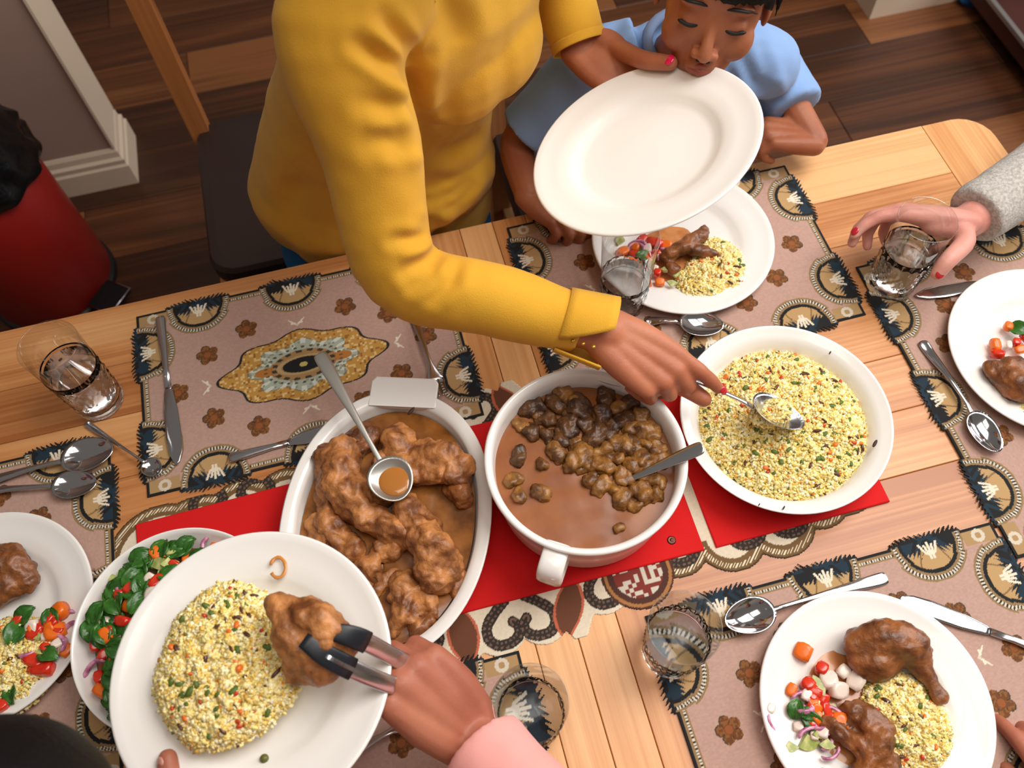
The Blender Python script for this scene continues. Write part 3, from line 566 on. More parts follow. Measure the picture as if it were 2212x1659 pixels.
# ---------------------------------------------------------------- couscous: a mound of grains, plus bits that can be picked out
def jgrain():
    V = np.array([(1,0,0),(-1,0,0),(0,1,0),(0,-1,0),(0,0,1),(0,0,-1)], float); F = np.array([(0,2,4),(2,1,4),(1,3,4),(3,0,4),(2,0,5),(1,2,5),(3,1,5),(0,3,5)]); return V, F
GRV, GRF = jgrain()
COUS = mat('couscous_grain', (232,206,120), .6, attr='Col', sss=.0); COUSB = mat('couscous_bed', (232,204,124), .7, noise_scale=200, rgb2=(246,226,158), bump=.6, bscale=700)
BIT = {'carrot_piece':mat('orange_carrot', (226,112,28), .4, coat=.3), 'herb_leaf':mat('green_herb', (84,104,34), .5), 'raisin':mat('dark_raisin', (84,44,24), .45, coat=.3), 'pepper_piece':mat('red_pepper_piece', (196,62,26), .35, coat=.3)}
def couscous(c, spans, height, n, label, seed, nrm=(0,0,1), dense=.0019, bits=34, cool=0.):
    """spans: outline radius per angle in the local plane; grains are scattered over a noisy dome"""
    rng = np.random.default_rng(seed); K = len(spans); sp = np.array(spans)
    R3 = np.array(Vector((0,0,1)).rotation_difference(Vector(nrm)).to_matrix())
    def rad(a):
        t = (a % (2*math.pi))/(2*math.pi)*K; i = np.floor(t).astype(int) % K; f = t-np.floor(t); f = f*f*(3-2*f); return sp[i]*(1-f)+sp[(i+1)%K]*f
    def hgt(x, y_):
        a = np.arctan2(y_, x); q = np.clip(np.hypot(x, y_)/rad(a), 0, 1); return height*np.sqrt(np.clip(1-q**2.3, 0, 1))
    t = empty('couscous', tuple(c), label, 'couscous'); cc = np.array(c)
    def lumpy(x, y_): return np.array([noise.fractal(Vector((a*70+seed, b*70, seed)), 1, 2, 3) for a, b in zip(x, y_)])*.0065
    rr = np.sqrt(rng.random(n)); aa = rng.random(n)*2*math.pi; ra = rad(aa)*(.985+.08*rng.random(n)); x = rr*ra*np.cos(aa); y_ = rr*ra*np.sin(aa)
    z = hgt(x, y_); z = z+lumpy(x, y_)*np.clip(z/height, .15, 1)+rng.random(n)*.0022
    s_ = dense*(.75+.8*rng.random(n))
    Q = rng.normal(size=(n,3,3)); Q = np.linalg.qr(Q)[0]
    st = np.stack([s_*(1.25+.5*rng.random(n)), s_, s_*.85], 1)
    V = np.einsum('nij,kj,nj->nki', Q, GRV, st)+np.stack([x,y_,z+dense*.4],1)[:,None,:]
    V = V @ R3.T
    F = (GRF[None]+np.arange(n)[:,None,None]*6).reshape(-1,3).astype(np.int32)
    me = bpy.data.meshes.new('couscous_grains'); me.vertices.add(n*6); me.vertices.foreach_set('co', V.astype(np.float32).ravel())
    me.loops.add(F.size); me.loops.foreach_set('vertex_index', F.ravel()); me.polygons.add(len(F)); me.polygons.foreach_set('loop_start', np.arange(0,F.size,3,dtype=np.int32)); me.polygons.foreach_set('loop_total', np.full(len(F),3,np.int32)); me.update(calc_edges=True)
    pal = np.array([(250,234,162),(246,224,134),(252,242,194),(238,204,104),(248,230,150),(254,246,212),(230,186,82),(244,222,138),(252,240,184)])/255.
    k = rng.integers(0, len(pal), n); colr = pal[k]*(.9+.14*rng.random((n,1)))
    o2 = rng.random(n); colr[o2 < .014] = (.88,.48,.16); colr[(o2 > .014)&(o2 < .024)] = (.42,.46,.16); colr[(o2 > .024)&(o2 < .030)] = (.38,.20,.10)
    colr = np.where(colr <= .04045, colr/12.92, ((colr+.055)/1.055)**2.4)
    arr = np.ones((n,6,4), np.float32); arr[:,:,:3] = colr[:,None,:]; ca = me.color_attributes.new('Col','FLOAT_COLOR','POINT'); ca.data.foreach_set('color', arr.ravel())
    g = link('couscous_grains', me, COUS, None, True); g.parent = t; g['kind'] = 'stuff'
    rings = []
    for i in range(16):
        q = i/15; ring = []
        for kk in range(48):
            a = 2*math.pi*kk/48; r_ = float(rad(np.array([a]))[0])*q*.99; ring.append((r_*math.cos(a), r_*math.sin(a)))
        X_ = np.array(ring); zz = hgt(X_[:,0], X_[:,1]); zz = zz+lumpy(X_[:,0], X_[:,1])*np.clip(zz/height,.15,1)-.0006
        if q > .999: zz = zz*0-.001
        rings.append([tuple(R3 @ np.array((px_,py_,pz_))) for (px_,py_),pz_ in zip(ring, zz)])
    bd = MB().loft(rings).build('couscous_bed', COUSB); bd.parent = t
    names = ['carrot_piece','herb_leaf','raisin','pepper_piece','herb_leaf','raisin','herb_leaf']
    for b in range(bits):
        nm = names[b % len(names)]; q = math.sqrt(rng.random())*.93; a = rng.random()*2*math.pi; r_ = float(rad(np.array([a]))[0])*q; xx, yy = r_*math.cos(a), r_*math.sin(a)
        zz = float(hgt(np.array([xx]), np.array([yy]))[0]); zz += float(lumpy(np.array([xx]), np.array([yy]))[0])*min(1,max(.15,zz/height))+.0038
        L = {'carrot_piece':(.0050,.0036,.0028),'herb_leaf':(.0056,.0036,.002),'raisin':(.0072,.0024,.0022),'pepper_piece':(.0046,.0030,.0024)}[nm]; k_ = .7+.6*rng.random()
        Q1 = np.linalg.qr(rng.normal(size=(3,3)))[0]; Q1 = rotz(rng.random()*6.28) @ (np.eye(3)*.8+.2*Q1); p = R3 @ np.array((xx,yy,zz))
        mb = MB().ell(p, tuple(np.array(L)*k_), R3 @ Q1, 8, 6); o = mb.build(nm, BIT[nm]); o.parent = t
    return t
couscous((RD[0]+.002,RD[1]-.001,RD[2]+.012), [.106,.104,.108,.107,.103,.106,.108,.105,.107,.106,.104,.107], .036, 15000, 'yellow couscous heaped in the round serving dish', 5, bits=130)
CF = np.array(V3(-0.2458,0.2265,0.9357))
couscous(tuple(CF), [.066,.066,.074,.078,.070,.062,.066,.066,.072,.070,.070,.072], .020, 9500, 'couscous mound on the plate held in front', 11, tuple(FN), bits=60)
couscous(V3(0.4156,0.0244,0.76), [.044,.044,.05,.052,.05,.044,.040,.046,.05,.052,.05,.046], .016, 5200, 'couscous beside the drumstick on the lower right plate', 13, bits=24)
couscous(V3(0.4248,0.6396,0.76), [.05,.056,.06,.05,.03,.034,.05,.058,.05,.044,.046,.05], .010, 4200, 'couscous on the child\'s plate', 17, bits=22)
couscous(V3(-0.5413,0.3438,0.76), [.058,.056,.05,.05,.05,.05,.05,.05,.056,.062,.06,.06], .014, 4600, 'couscous on the plate at the left edge', 19, bits=22)
couscous(V3(0.7533,0.3283,0.76), [.035]*8, .010, 1200, 'couscous on the plate at the right edge', 23, bits=4)

# ---------------------------------------------------------------- salad pieces
VM = {'tomato_piece':mat('red_tomato', (206,34,18), .25, coat=.5, noise_scale=90, rgb2=(222,70,34)), 'carrot_piece':mat('orange_carrot_dice', (238,112,22), .35, coat=.3), 'red_onion_slice':mat('purple_onion', (132,22,84), .25, coat=.5, noise_scale=120, rgb2=(216,150,180)),
      'cucumber_piece':mat('pale_cucumber', (206,204,136), .3, coat=.5, noise_scale=150, rgb2=(150,164,84)), 'salad_leaf':mat('green_leaf', (36,86,24), .4, coat=.25, noise_scale=50, rgb2=(66,120,40)), 'onion_piece':mat('white_onion', (238,220,206), .3, coat=.4)}
def chunk_mesh(nm, rng):
    mb = MB()
    if nm in ('tomato_piece','carrot_piece','onion_piece'):
        h = np.array((.0062,.0050,.0042))*(.75+.6*rng.random(3)); mb.ell((0,0,0), tuple(h*1.25), None, 10, 7)
        mb.v = [tuple(math.copysign(min(abs(q), hh*.86), q) for q, hh in zip(p, h)) for p in mb.v]
    elif nm == 'cucumber_piece':
        n = 9; a0 = .0; pts = [(0,0)]+[(.0105*math.cos(a), .0105*math.sin(a)) for a in np.linspace(0, 1.75, n)]
        mb.loft([[(x,y_,-.002) for x,y_ in pts],[(x,y_,.0022) for x,y_ in pts]])
    elif nm == 'red_onion_slice':
        P = [(.011*math.cos(a), .008*math.sin(a), .002*math.sin(a*2)) for a in np.linspace(0, 2.6, 9)]; mb.tube(P, [.0008]+[.0019]*7+[.0008], n=8, flat=1.5)
    else:
        n = 10; rings = []
        for i in range(7):
            t = i/6; w_ = .0105*math.sin(math.pi*(t*.92+.05))**.7+.0008; rings.append([( (k/(n-1)-.5)*2*w_, t*.026-.013, .006*math.sin(t*3)+ .004*abs((k/(n-1)-.5)*2)+.0016*math.sin(k*2.1+t*9)) for k in range(n)]+[((k/(n-1)-.5)*2*w_, t*.026-.013, .006*math.sin(t*3)+.004*abs((k/(n-1)-.5)*2)+.0016*math.sin(k*2.1+t*9)-.0007) for k in range(n-1,-1,-1)])
        mb.loft(rings)
    return mb
NICE = {'tomato_piece':('small red tomato piece','tomato'),'carrot_piece':('small orange carrot piece','carrot'),'red_onion_slice':('curved purple onion slice','onion'),'cucumber_piece':('pale green cucumber wedge','cucumber'),'salad_leaf':('dark green salad leaf','salad leaf'),'onion_piece':('small pinkish white onion piece','onion')}
_pool = {}
SEC = ('right','far right','far','far left','left','near left','near','near right')
def piece(nm, loc, rng, sc_, where, ctr=None):
    if nm not in _pool:
        _pool[nm] = []
        for k in range(4):
            me = chunk_mesh(nm, rng).mesh(nm); bm = bmesh.new(); bm.from_mesh(me); bmesh.ops.recalc_face_normals(bm, faces=bm.faces); bm.to_mesh(me); bm.free()
            me.materials.append(VM[nm]); me.polygons.foreach_set('use_smooth', [nm != 'cucumber_piece']*len(me.polygons)); _pool[nm].append(me)
    o = bpy.data.objects.new(nm, _pool[nm][rng.integers(0,4)]); COL.objects.link(o); o.location = tuple(loc)
    o.rotation_euler = ((rng.random()-.5)*.7, (rng.random()-.5)*.7, rng.random()*6.28); o.scale = (sc_,)*3
    lb, ct = NICE[nm]; full = lb+' '+where
    if ctr is not None:
        a = math.degrees(math.atan2(loc[1]-ctr[1], loc[0]-ctr[0])) % 360; d = math.hypot(loc[1]-ctr[1], loc[0]-ctr[0]); sec = SEC[int((a+22.5)//45) % 8]
        full = lb+(' by the '+sec+' rim of' if d > .066 else ' toward the '+sec+' side of' if d > .03 else ' in the middle of')+' the salad bowl'
    return tag(o, full, ct, {'small red tomato piece':'small red tomato pieces','dark green salad leaf':'dark green salad leaves'}.get(lb, lb+'s')+' '+where)
rs = np.random.default_rng(99)
# salad bowl, seen between its rim and the plate held over it
T_, Cc, O_, K_, L_, W_ = 'tomato_piece','carrot_piece','red_onion_slice','cucumber_piece','salad_leaf','onion_piece'
for i in range(290):
    q = math.sqrt(rs.random())*.098; a = rs.random()*6.283; x, y_ = q*math.cos(a), q*math.sin(a)
    nm = [L_,T_,L_,K_,Cc,L_,O_,L_,T_,L_,W_,K_,L_,Cc][i % 14]; z_ = .043+.014*(1-(q/.1)**2)+rs.random()*.009+(.003 if nm == L_ else .004)
    piece(nm, (SB[0]+x, SB[1]+y_, SB[2]+z_), rs, (1.1 if nm == L_ else 1.3), 'in the salad bowl', SB)
lb_ = MB().lathe([(0,.012),(.06,.014),(.097,.038),(.09,.045),(.045,.055),(0,.057)], 32).build('salad_dressing_bed', mat('salad_bed', (70,84,34), .4, noise_scale=80, rgb2=(150,60,24))); lb_.location = SB; tag(lb_, 'packed chopped salad at the bottom of the salad bowl', 'salad', kind='stuff')
for wx, wy, nm, k in [(0.3366,0.1204,Cc,1.9),(0.3488,0.0980,T_,1.6),(0.3271,0.0860,T_,1.7),(0.3081,0.0860,Cc,1.1),(0.3304,0.0751,T_,1.5),(0.3154,0.0716,O_,1.2),(0.3275,0.0808,K_,1.5),(0.3029,0.0675,T_,1.0),(0.3264,0.0539,O_,1.5),(0.3458,0.0611,K_,1.9),(0.3197,0.0508,T_,1.5),(0.2852,0.0575,O_,1.5),(0.3045,0.0403,K_,1.6),(0.3225,0.0332,O_,1.2),(0.3431,0.0398,Cc,1.8),(0.3001,0.0487,W_,1.2),(0.3510,0.0847,W_,2.0),(0.3567,0.0731,W_,2.0),(0.3279,0.0633,W_,1.2),(0.2851,0.0383,K_,1.1),(0.2787,0.0738,W_,.8),(0.3072,0.0590,O_,1.1),(0.3381,0.0681,T_,1.2),(0.3803,0.0770,W_,1.6),(0.3708,0.0896,W_,1.4)]:
    piece(nm, (wx,wy,.7695), rs, k*1.0, 'on the lower right plate')
for wx, wy, nm, k in [(0.3234,0.7202,K_,1.2),(0.3457,0.7139,T_,1.4),(0.3634,0.7045,T_,1.6),(0.3271,0.6893,T_,1.4),(0.3139,0.7015,Cc,1.3),(0.3447,0.6801,Cc,1.4),(0.3649,0.6786,O_,1.3),(0.3276,0.6599,T_,1.3),(0.3145,0.6719,Cc,1.3),(0.3494,0.6538,T_,1.2),(0.3658,0.6616,K_,1.0),(0.3288,0.6432,Cc,1.2),(0.3489,0.6622,W_,1.0),(0.3716,0.6393,K_,.9),(0.3779,0.6961,Cc,1.2),(0.3354,0.7039,O_,1.2),(0.3531,0.6946,K_,1.2),(0.3473,0.6380,Cc,1.0),(0.3602,0.6262,K_,.9)]:
    piece(nm, (wx,wy,.7695), rs, k*1.05, 'on the child\'s plate')
for wx, wy, nm, k in [(-0.4770,0.3838,Cc,1.9),(-0.4929,0.3742,T_,1.8),(-0.4825,0.3605,Cc,1.9),(-0.5035,0.3661,T_,1.4),(-0.4667,0.3536,O_,1.4),(-0.5113,0.3546,O_,1.6),(-0.4878,0.3457,O_,1.4),(-0.4982,0.3351,O_,1.2),(-0.4982,0.3219,T_,2.2),(-0.5059,0.3318,T_,1.8),(-0.4800,0.3329,K_,1.6),(-0.5247,0.3855,T_,1.2),(-0.5141,0.3882,L_,1.1),(-0.5271,0.3696,L_,1.2),(-0.5287,0.3015,L_,.9),(-0.4718,0.3686,O_,1.4),(-0.4696,0.3355,Cc,1.2),(-0.5411,0.2921,T_,1.6),(-0.4930,0.3578,W_,1.2),(-0.4850,0.3776,L_,1.0)]:
    piece(nm, (wx,wy,.773), rs, k*.95, 'on the plate at the left edge')
for wx, wy, nm, k in [(0.7397,0.4232,Cc,1.2),(0.7705,0.4446,Cc,1.0),(0.7355,0.4096,T_,1.2),(0.7676,0.4191,T_,1.2),(0.7797,0.4345,L_,1.0),(0.7571,0.4184,W_,.9),(0.7679,0.4080,Cc,1.1),(0.7829,0.4223,T_,1.1)]:
    piece(nm, (wx,wy,.7695), rs, k*1.0, 'on the plate at the right edge')

for where, (cx, cy), (sx, sy), z, n in [('on the lower right plate', V3(0.3219,0.0502,0.77)[:2], (.020,.034), .7705, 24), ('on the child\'s plate', V3(0.3414,0.6806,0.77)[:2], (.020,.026), .7705, 16), ('on the plate at the left edge', V3(-0.4956,0.3531,0.773)[:2], (.020,.026), .774, 14)]:
    for i in range(n):
        a = rs.random()*6.28; q = math.sqrt(rs.random()); nm = [T_,O_,Cc,K_,T_,W_,O_,L_][i % 8]
        piece(nm, (cx+q*sx*math.cos(a), cy+q*sy*math.sin(a), z+.002*rs.random()), rs, (.8 if nm == L_ else 1.15)*(.8+.4*rs.random()), where)
JUS = mat('thin_orange_jus', (206,140,84), .25, coat=.3, noise_scale=60, rgb2=(184,112,58))
def puddle(c, sx, sy, seed, label):
    rings = [[(c[0]+sx*q*math.cos(a)*(1+.22*noise.noise(Vector((math.cos(a)*1.6,math.sin(a)*1.6,seed)))), c[1]+sy*q*math.sin(a)*(1+.22*noise.noise(Vector((math.cos(a)*1.6,math.sin(a)*1.6,seed)))), c[2]+.0012*(1-q**4)) for a in np.linspace(0,2*math.pi,48,endpoint=False)] for q in (.02,.3,.6,.85,1)]
    tag(MB().loft(rings, caps=False).build('sauce_puddle', JUS), label, 'sauce')
puddle((.352,.060,.7579), .052, .062, 3, 'thin orange sauce spread under the food on the lower right plate')
puddle((.385,.690,.7579), .050, .045, 6, 'thin orange sauce under the food on the child\'s plate')
# ---------------------------------------------------------------- glasses
def tumbler(loc, h, label, fill, r=.037):
    t = empty('drinking_glass', loc, label, 'glass', 'cut glass tumblers')
    def cut(rr, z, a, j):
        if j > 30 or z > h*.60 or rr < r*.6: return rr
        k = 9; f = abs(math.sin(k*a+z*190))+abs(math.sin(k*a-z*190)); return rr*(1-.035*f+.03)
    hs = fill+.004; out = [(0,0),(r*.5,0),(r*.82,.001)]+[(r*(.86+.14*(i/25)*hs/h), .003+i/25*(hs-.003)) for i in range(26)]
    inn = [(r*(.86+.14*q*hs/h)-.0003-.002*(1-q)**.5, .012+q*(hs-.012)) for q in (1,.8,.6,.4,.2,.05)]+[(r*.6,.011),(0,.0105)]
    g = MB().lathe(out+inn, 72, fmod=cut).build('glass_body', GLASS); g.parent = t
    g = MB().lathe([(r*(.86+.14*hs/h)-.0005,hs+.0003),(r*.995,h-.003),(r,h-.001),(r-.0006,h),(r-.0013,h-.001)], 72).build('glass_rim', THIN); g.parent = t
    if fill:
        q = fill/h; wv = MB().lathe([(0,.0108),(r*.6,.0113),(r*(.86+.14*.05)-.0030,.013),(r*(.86+.14*q)-.0028,fill),(0,fill)], 48).build('water', WATER); wv.parent = t
    return t
tumbler((-.431,.670,.7503), .146, 'tall clear cut glass of water at the left of the table', .09)
tumbler((.2915,.631,.7525), .146, 'clear cut glass behind the yellow sleeve, before the child\'s plate', .06)
tumbler((.658,.557,.7525), .146, 'clear cut glass held by the pale hand at right', .085)
tumbler((.198,.163,.7525), .115, 'clear cut glass left of the lower right plate', .06, .0385)
tumbler((.025,.132,.7525), .115, 'clear cut glass at the bottom beside the pink sleeve', .05, .0385)

# ---------------------------------------------------------------- cutlery
def along(o, p0, p1, roll=(0,0,1)):
    p0, p1 = np.array(p0), np.array(p1); x = norm(p1-p0); z = norm(np.array(roll)-x*np.dot(roll, x)); y_ = np.cross(z, x)
    m = Matrix(((x[0],y_[0],z[0],p0[0]),(x[1],y_[1],z[1],p0[1]),(x[2],y_[2],z[2],p0[2]),(0,0,0,1))); o.matrix_world = m
def strip(stations):
    """stations: (x, half width, z, half thickness)"""
    rings = []
    for x, w_, z, t in stations: rings.append([(x, w_*c, z+t*s_) for c, s_ in [(math.copysign(abs(math.cos(a))**.7, math.cos(a)), math.copysign(abs(math.sin(a))**.8, math.sin(a))) for a in np.linspace(0, 2*math.pi, 14, endpoint=False)]])
    return rings
def spoon_mesh(p0, p1, label, bl=None, bw=None, deep=.010, cat='spoon', name='spoon', m=None, roll=(0,0,1), hw=1.0, arch=.008, parts=False):
    """p0: handle end, p1: bowl tip"""
    L = float(np.linalg.norm(np.array(p1)-np.array(p0))); bl = bl or L*.30; bw = bw or bl*.34; hb = L-bl
    t = empty(name, (0,0,0), label, cat); m = m or STEELD
    st = [(0,.003*hw,.002,.001),(.004,.0075*hw,.002,.0014),(hb*.2,.0072*hw,.003,.0014),(hb*.55,.0042*hw,.003+arch*.8,.0015),(hb*.85,.0028*hw,.003+arch,.0018),(hb,.0034*hw,.003+arch*.75,.0018),(hb+bl*.10,.0052*hw,.003+arch*.4,.0014)]
    P, _ = smooth_path([(s_[0],s_[1],s_[2]) for s_ in st], [s_[3] for s_ in st], 5)
    h = MB().loft(strip([(P[i][0],P[i][1],P[i][2],_[i]) for i in range(len(P))])).build('handle', m)
    mb = MB(); rings = []; cx = hb+bl/2
    for i in range(9):
        q = i/8; rings.append([(cx+bl/2*q*math.cos(a)*(1.0), bw*q*math.sin(a)*(1-.14*math.cos(a)), .0035+deep*q**2.2-deep*.0) for a in np.linspace(0, 2*math.pi, 36, endpoint=False)])
    for i in range(8,-1,-1):
        q = i/8; rings.append([(cx+(bl/2*q-(.0006 if i == 8 else 0))*math.cos(a), bw*q*math.sin(a)*(1-.14*math.cos(a)), .0035+deep*q**2.2-.0011) for a in np.linspace(0, 2*math.pi, 36, endpoint=False)])
    b = mb.loft(rings).build('bowl', m)
    for q in (h, b): q.parent = t
    along(t, p0, p1, roll); return t
def knife(p0, p1, label, lb=.47, fancy=False, name='table_knife'):
    """p0: handle end, p1: blade tip"""
    L = float(np.linalg.norm(np.array(p1)-np.array(p0))); t = empty(name, (0,0,0), label, 'knife'); hl = L*(1-lb)
    w1 = .0095 if fancy else .0072
    P = [(0,w1*.8,.004,.002),(.004,w1,.004,.003),(hl*.3,w1*.9,.004,.0032),(hl*.75,w1*.55,.004,.0028),(hl,.0045,.004,.0022)]
    h = MB().loft(strip(P)).build('handle', STEEL); b = [(hl,.0040),(hl+.006,.0058),(hl+(L-hl)*.3,.0095),(hl+(L-hl)*.65,.0105),(hl+(L-hl)*.85,.0085),(L-.004,.004),(L,.0006)]
    bl_ = MB().loft(strip([(x,w_,.004,.0009) for x, w_ in b])).build('blade', STEELD)
    for q in (h, bl_): q.parent = t
    along(t, p0, p1); return t
def fork(p0, p1, label):
    L = float(np.linalg.norm(np.array(p1)-np.array(p0))); t = empty('fork', (0,0,0), label, 'fork'); hb = L*.68
    h = MB().loft(strip([(0,.004,.003,.0012),(.004,.0068,.003,.0015),(hb*.3,.006,.004,.0015),(hb*.8,.0028,.010,.0017),(hb,.0035,.009,.0016),(hb+.018,.0105,.005,.0012),(hb+.028,.0115,.004,.0011)])).build('handle', STEEL); h.parent = t
    for k in range(4):
        y_ = (-1.5+k)*.0062; f = MB().tube([(hb+.022,y_,.0045),(hb+.045,y_,.004),(L-.004,y_*.97,.008),(L,y_*.97,.010)], [.0016,.0014,.0012,.0006], n=6).build('tine', STEEL); f.parent = t
    along(t, p0, p1); return t
ZC = .7528
knife(V3(-0.3425,0.7801,0.7528), V3(-0.3354,0.5445,0.7528), 'steel table knife lying across the left end of the far left placemat', .5)
knife(V3(-0.2687,0.5351,0.7528), V3(-0.118,0.5403,0.7528), 'steel knife with its blade hidden under the oval dish', .5)
fork(V3(0.0027,0.706,0.7528), V3(0.0145,0.5485,0.7528), 'slim steel fork at the right of the far left placemat, partly behind the oval dish')
spoon_mesh(V3(-0.451,0.6395,0.7515), V3(-0.3555,0.5354,0.7528), 'small steel teaspoon beside the tall glass of water', bl=.030, bw=.0125, deep=.006, hw=.6)
spoon_mesh(V3(-0.5959,0.585,0.7528), V3(-0.4106,0.586,0.7528), 'large steel serving spoon, upper one at the left edge', bl=.068, bw=.0235, deep=.010, hw=1.1)
spoon_mesh(V3(-0.6071,0.5775,0.7528), V3(-0.434,0.5422,0.7528), 'steel tablespoon, lower one at the left edge', bl=.058, bw=.019, deep=.009)
spoon_mesh(V3(0.6589,0.4605,0.7542), V3(0.6685,0.2837,0.7542), 'steel tablespoon on the right placemat left of the plate', bl=.06, bw=.0185, deep=.009)
knife(V3(0.9221,0.5077,0.7542), V3(0.683,0.5286,0.7542), 'steel knife pointing at the hand-held glass')
spoon_mesh(V3(0.4706,0.1764,0.7528), V3(0.2643,0.1733,0.7528), 'steel spoon above the lower right plate, bowl beside the glass', bl=.062, bw=.0205, deep=.011)
knife(V3(0.631,0.03,0.7528), V3(0.4717,0.1512,0.7528), 'steel knife at the right of the lower right plate, tip pointing left', .52)
spoon_mesh(V3(0.313,0.5912,0.7528), V3(0.4086,0.5488,0.7528), 'steel spoon half hidden between the child\'s plate and the couscous dish', bl=.06, bw=.02, deep=.010)
fork(V3(-0.1879,0.1449,0.7528), V3(-0.0961,0.164,0.7528), 'fork on the placemat below the tongs hand, only its tip in view')
spoon_mesh(V3(-0.121,0.5988,0.85), V3(-0.0589,0.3903,0.823), 'serving spoon with gravy in its bowl, resting across the oval dish', bl=.056, bw=.0262, deep=.010, hw=1.15, m=mat('worn_steel', (196,192,184), .33, metal=.85), arch=.002)
gv = MB().ell(V3(-0.0618,0.4165,0.8325), (.0215,.021,.0035), None, 20, 8).build('gravy_in_spoon', mat('golden_gravy', (176,112,48), .15, coat=.6)); tag(gv, 'pool of golden brown gravy in the spoon on the oval dish', 'gravy')
spoon_mesh(V3(0.2862,0.3468,0.87), V3(0.126,0.347,0.782), 'spoon standing in the stew pot, handle leaning on the rim', bl=.05, bw=.017, deep=.005, hw=1.05, m=STEEL, arch=.001)
spoon_mesh(V3(0.2867,0.4525,0.866), V3(0.4191,0.3577,0.815), 'steel serving spoon pushed into the couscous by the woman\'s right hand', bl=.070, bw=.0235, deep=.012, hw=1.0, m=STEEL, roll=(.1,.28,.95), arch=.002)
couscous(V3(0.395,0.3814,0.822)+np.array((0,.004,.0)), [.026,.021,.016,.021,.026,.021,.016,.021], .011, 700, 'spoonful of couscous in the serving spoon', 29, bits=3)

# ---------------------------------------------------------------- people
def skin(name, c, c2): return mat(name, c, .48, spec=.4, noise_scale=14, rgb2=c2, bump=.12, bscale=420, sss=.12)
SK_W = skin('warm_brown_skin', (186,118,86), (168,98,70)); SK_B = skin('brown_skin', (166,102,70), (150,86,58)); SK_P = skin('ruddy_brown_skin', (180,114,88), (162,94,72)); SK_R = skin('light_pink_skin', (222,166,150), (208,142,128))
YEL = mat('mustard_knit', (216,162,40), .85, sheen=.1, bump=.25, bscale=700, noise_scale=5, rgb2=(208,152,34))
JEANS = mat('blue_denim', (14,104,160), .8, bump=.3, bscale=900); DENIM = mat('dark_trousers', (36,40,56), .85)
SHIRT = mat('sky_blue_cotton', (128,160,206), .85, sheen=.1, bump=.15, bscale=600); PINK = mat('pink_cotton', (236,164,156), .85, sheen=.1, bump=.12, bscale=800)
GREY = mat('grey_marl_knit', (196,190,182), .9, bump=.5, bscale=500, noise_scale=260, rgb2=(160,156,150)); HAIR = mat('black_hair', (14,10,10), .6, spec=.2, bump=.5, bscale=260)
RNAIL = mat('pink_nail_varnish', (222,16,84), .15, coat=.6); DNAIL = mat('red_nail_varnish', (188,34,48), .2, coat=.6); LIP = mat('lip_skin', (150,72,60), .4); LASH = mat('dark_lash', (22,14,12), .6)

FING = [(.086,.027,.070,.0083),(.091,.009,.078,.0086),(.087,-.010,.072,.0082),(.077,-.028,.058,.0072)]
def hand(mb, W, F, Up, right, curls, thumb=None, k=1.0, spread=3.0, thumb_world=None, fat=1.0):
    """palm, four fingers of different lengths and a thumb leaving the side of the palm; returns fingertips (pos, dir, up)"""
    W, F = np.array(W, float), norm(F); Up = np.array(Up, float); Up = norm(Up-F*(Up@F)); S = np.cross(Up, F)*(1 if right else -1)
    P = lambda f, s_, u: W+k*(F*f+S*s_+Up*u)
    tips = []
    for i, ((kf, ks, L, r), cu) in enumerate(zip(FING, curls)):
        K = P(kf, ks, .002*(1 if i in (1,2) else 0)); r *= fat
        mb.tube([P(.0, ks*.55, 0), P(kf*.5, ks*.85, .001), K], [.0145*k*fat, .0135*k*fat, r*k*1.28], n=12, sub=3, ball=True, flat=1.0)
        a = 0; sp = math.radians(spread*(1.2-i)); d0 = norm(F*math.cos(sp)+S*math.sin(sp)); p = K; pts = [K]; rad = [r*k*1.2]
        for j, (seg, c) in enumerate(zip((.44,.31,.25), cu)):
            a += math.radians(c); d = d0*math.cos(a)-Up*math.sin(a); p = p+d*L*k*seg; pts.append(p); rad.append(r*k*(1.02,.94,.78)[j])
        Q = [pts[0]]; RR = [rad[0]]
        for j in range(3): Q += [pts[j]*.5+pts[j+1]*.5, pts[j+1]]; RR += [(rad[j]+rad[j+1])/2*.95, rad[j+1]]
        mb.tube(Q, RR, n=12, sub=2, ball=True); tips.append((pts[-1], d, norm(Up*math.cos(a)+d0*math.sin(a)), rad[-1]))
    mb.ell(P(.045, .0, -.002), (.036*k,.013*k*fat,.044*k), np.column_stack([S,Up,F])); mb.ell(P(.036,.020,-.010), (.015*k*fat,.014*k*fat,.028*k), np.column_stack([S,Up,F]))
    if thumb_world is not None: T_ = [P(.018,.016,-.004)]+[np.array(q) for q in thumb_world]; rr_ = [.0145*k,.0125*k,.0108*k,.0088*k][:len(T_)]
    else:
        th = thumb or [(.045,.042,-.012),(.075,.050,-.020),(.098,.046,-.026)]; T_ = [P(.012,.016,-.004)]+[P(*q) for q in th]; rr_ = [.0150*k,.0125*k,.0105*k,.0085*k]
    mb.tube(T_, [q*fat for q in rr_], n=12, sub=4, ball=True)
    d = norm(T_[-1]-T_[-2]); tips.append((T_[-1], d, None, rr_[-1])); return tips
def nail(par, tip, up, m, w_=.0052, name='fingernail', lab=None, fwd=.003):
    p, d, u, r = tip; u = np.array(up if up is not None else u, float); u = norm(u-d*(u@d)); s_ = np.cross(d, u)
    o = MB().ell(p+d*fwd+u*(r*.80), (w_, .0065, .0022), np.column_stack([s_, d, u]), 14, 8).build(name, m, par)
    if lab: o['label'] = lab
    return o
def person(label, loc, group=None): return empty('person', loc, label, 'person', group)
def body(par, mb, m, voxel=.0026, sm=5, disp=None): o = link('body', voxelise(mb, 'body', voxel, sm, disp), m); adopt(o, par); return o
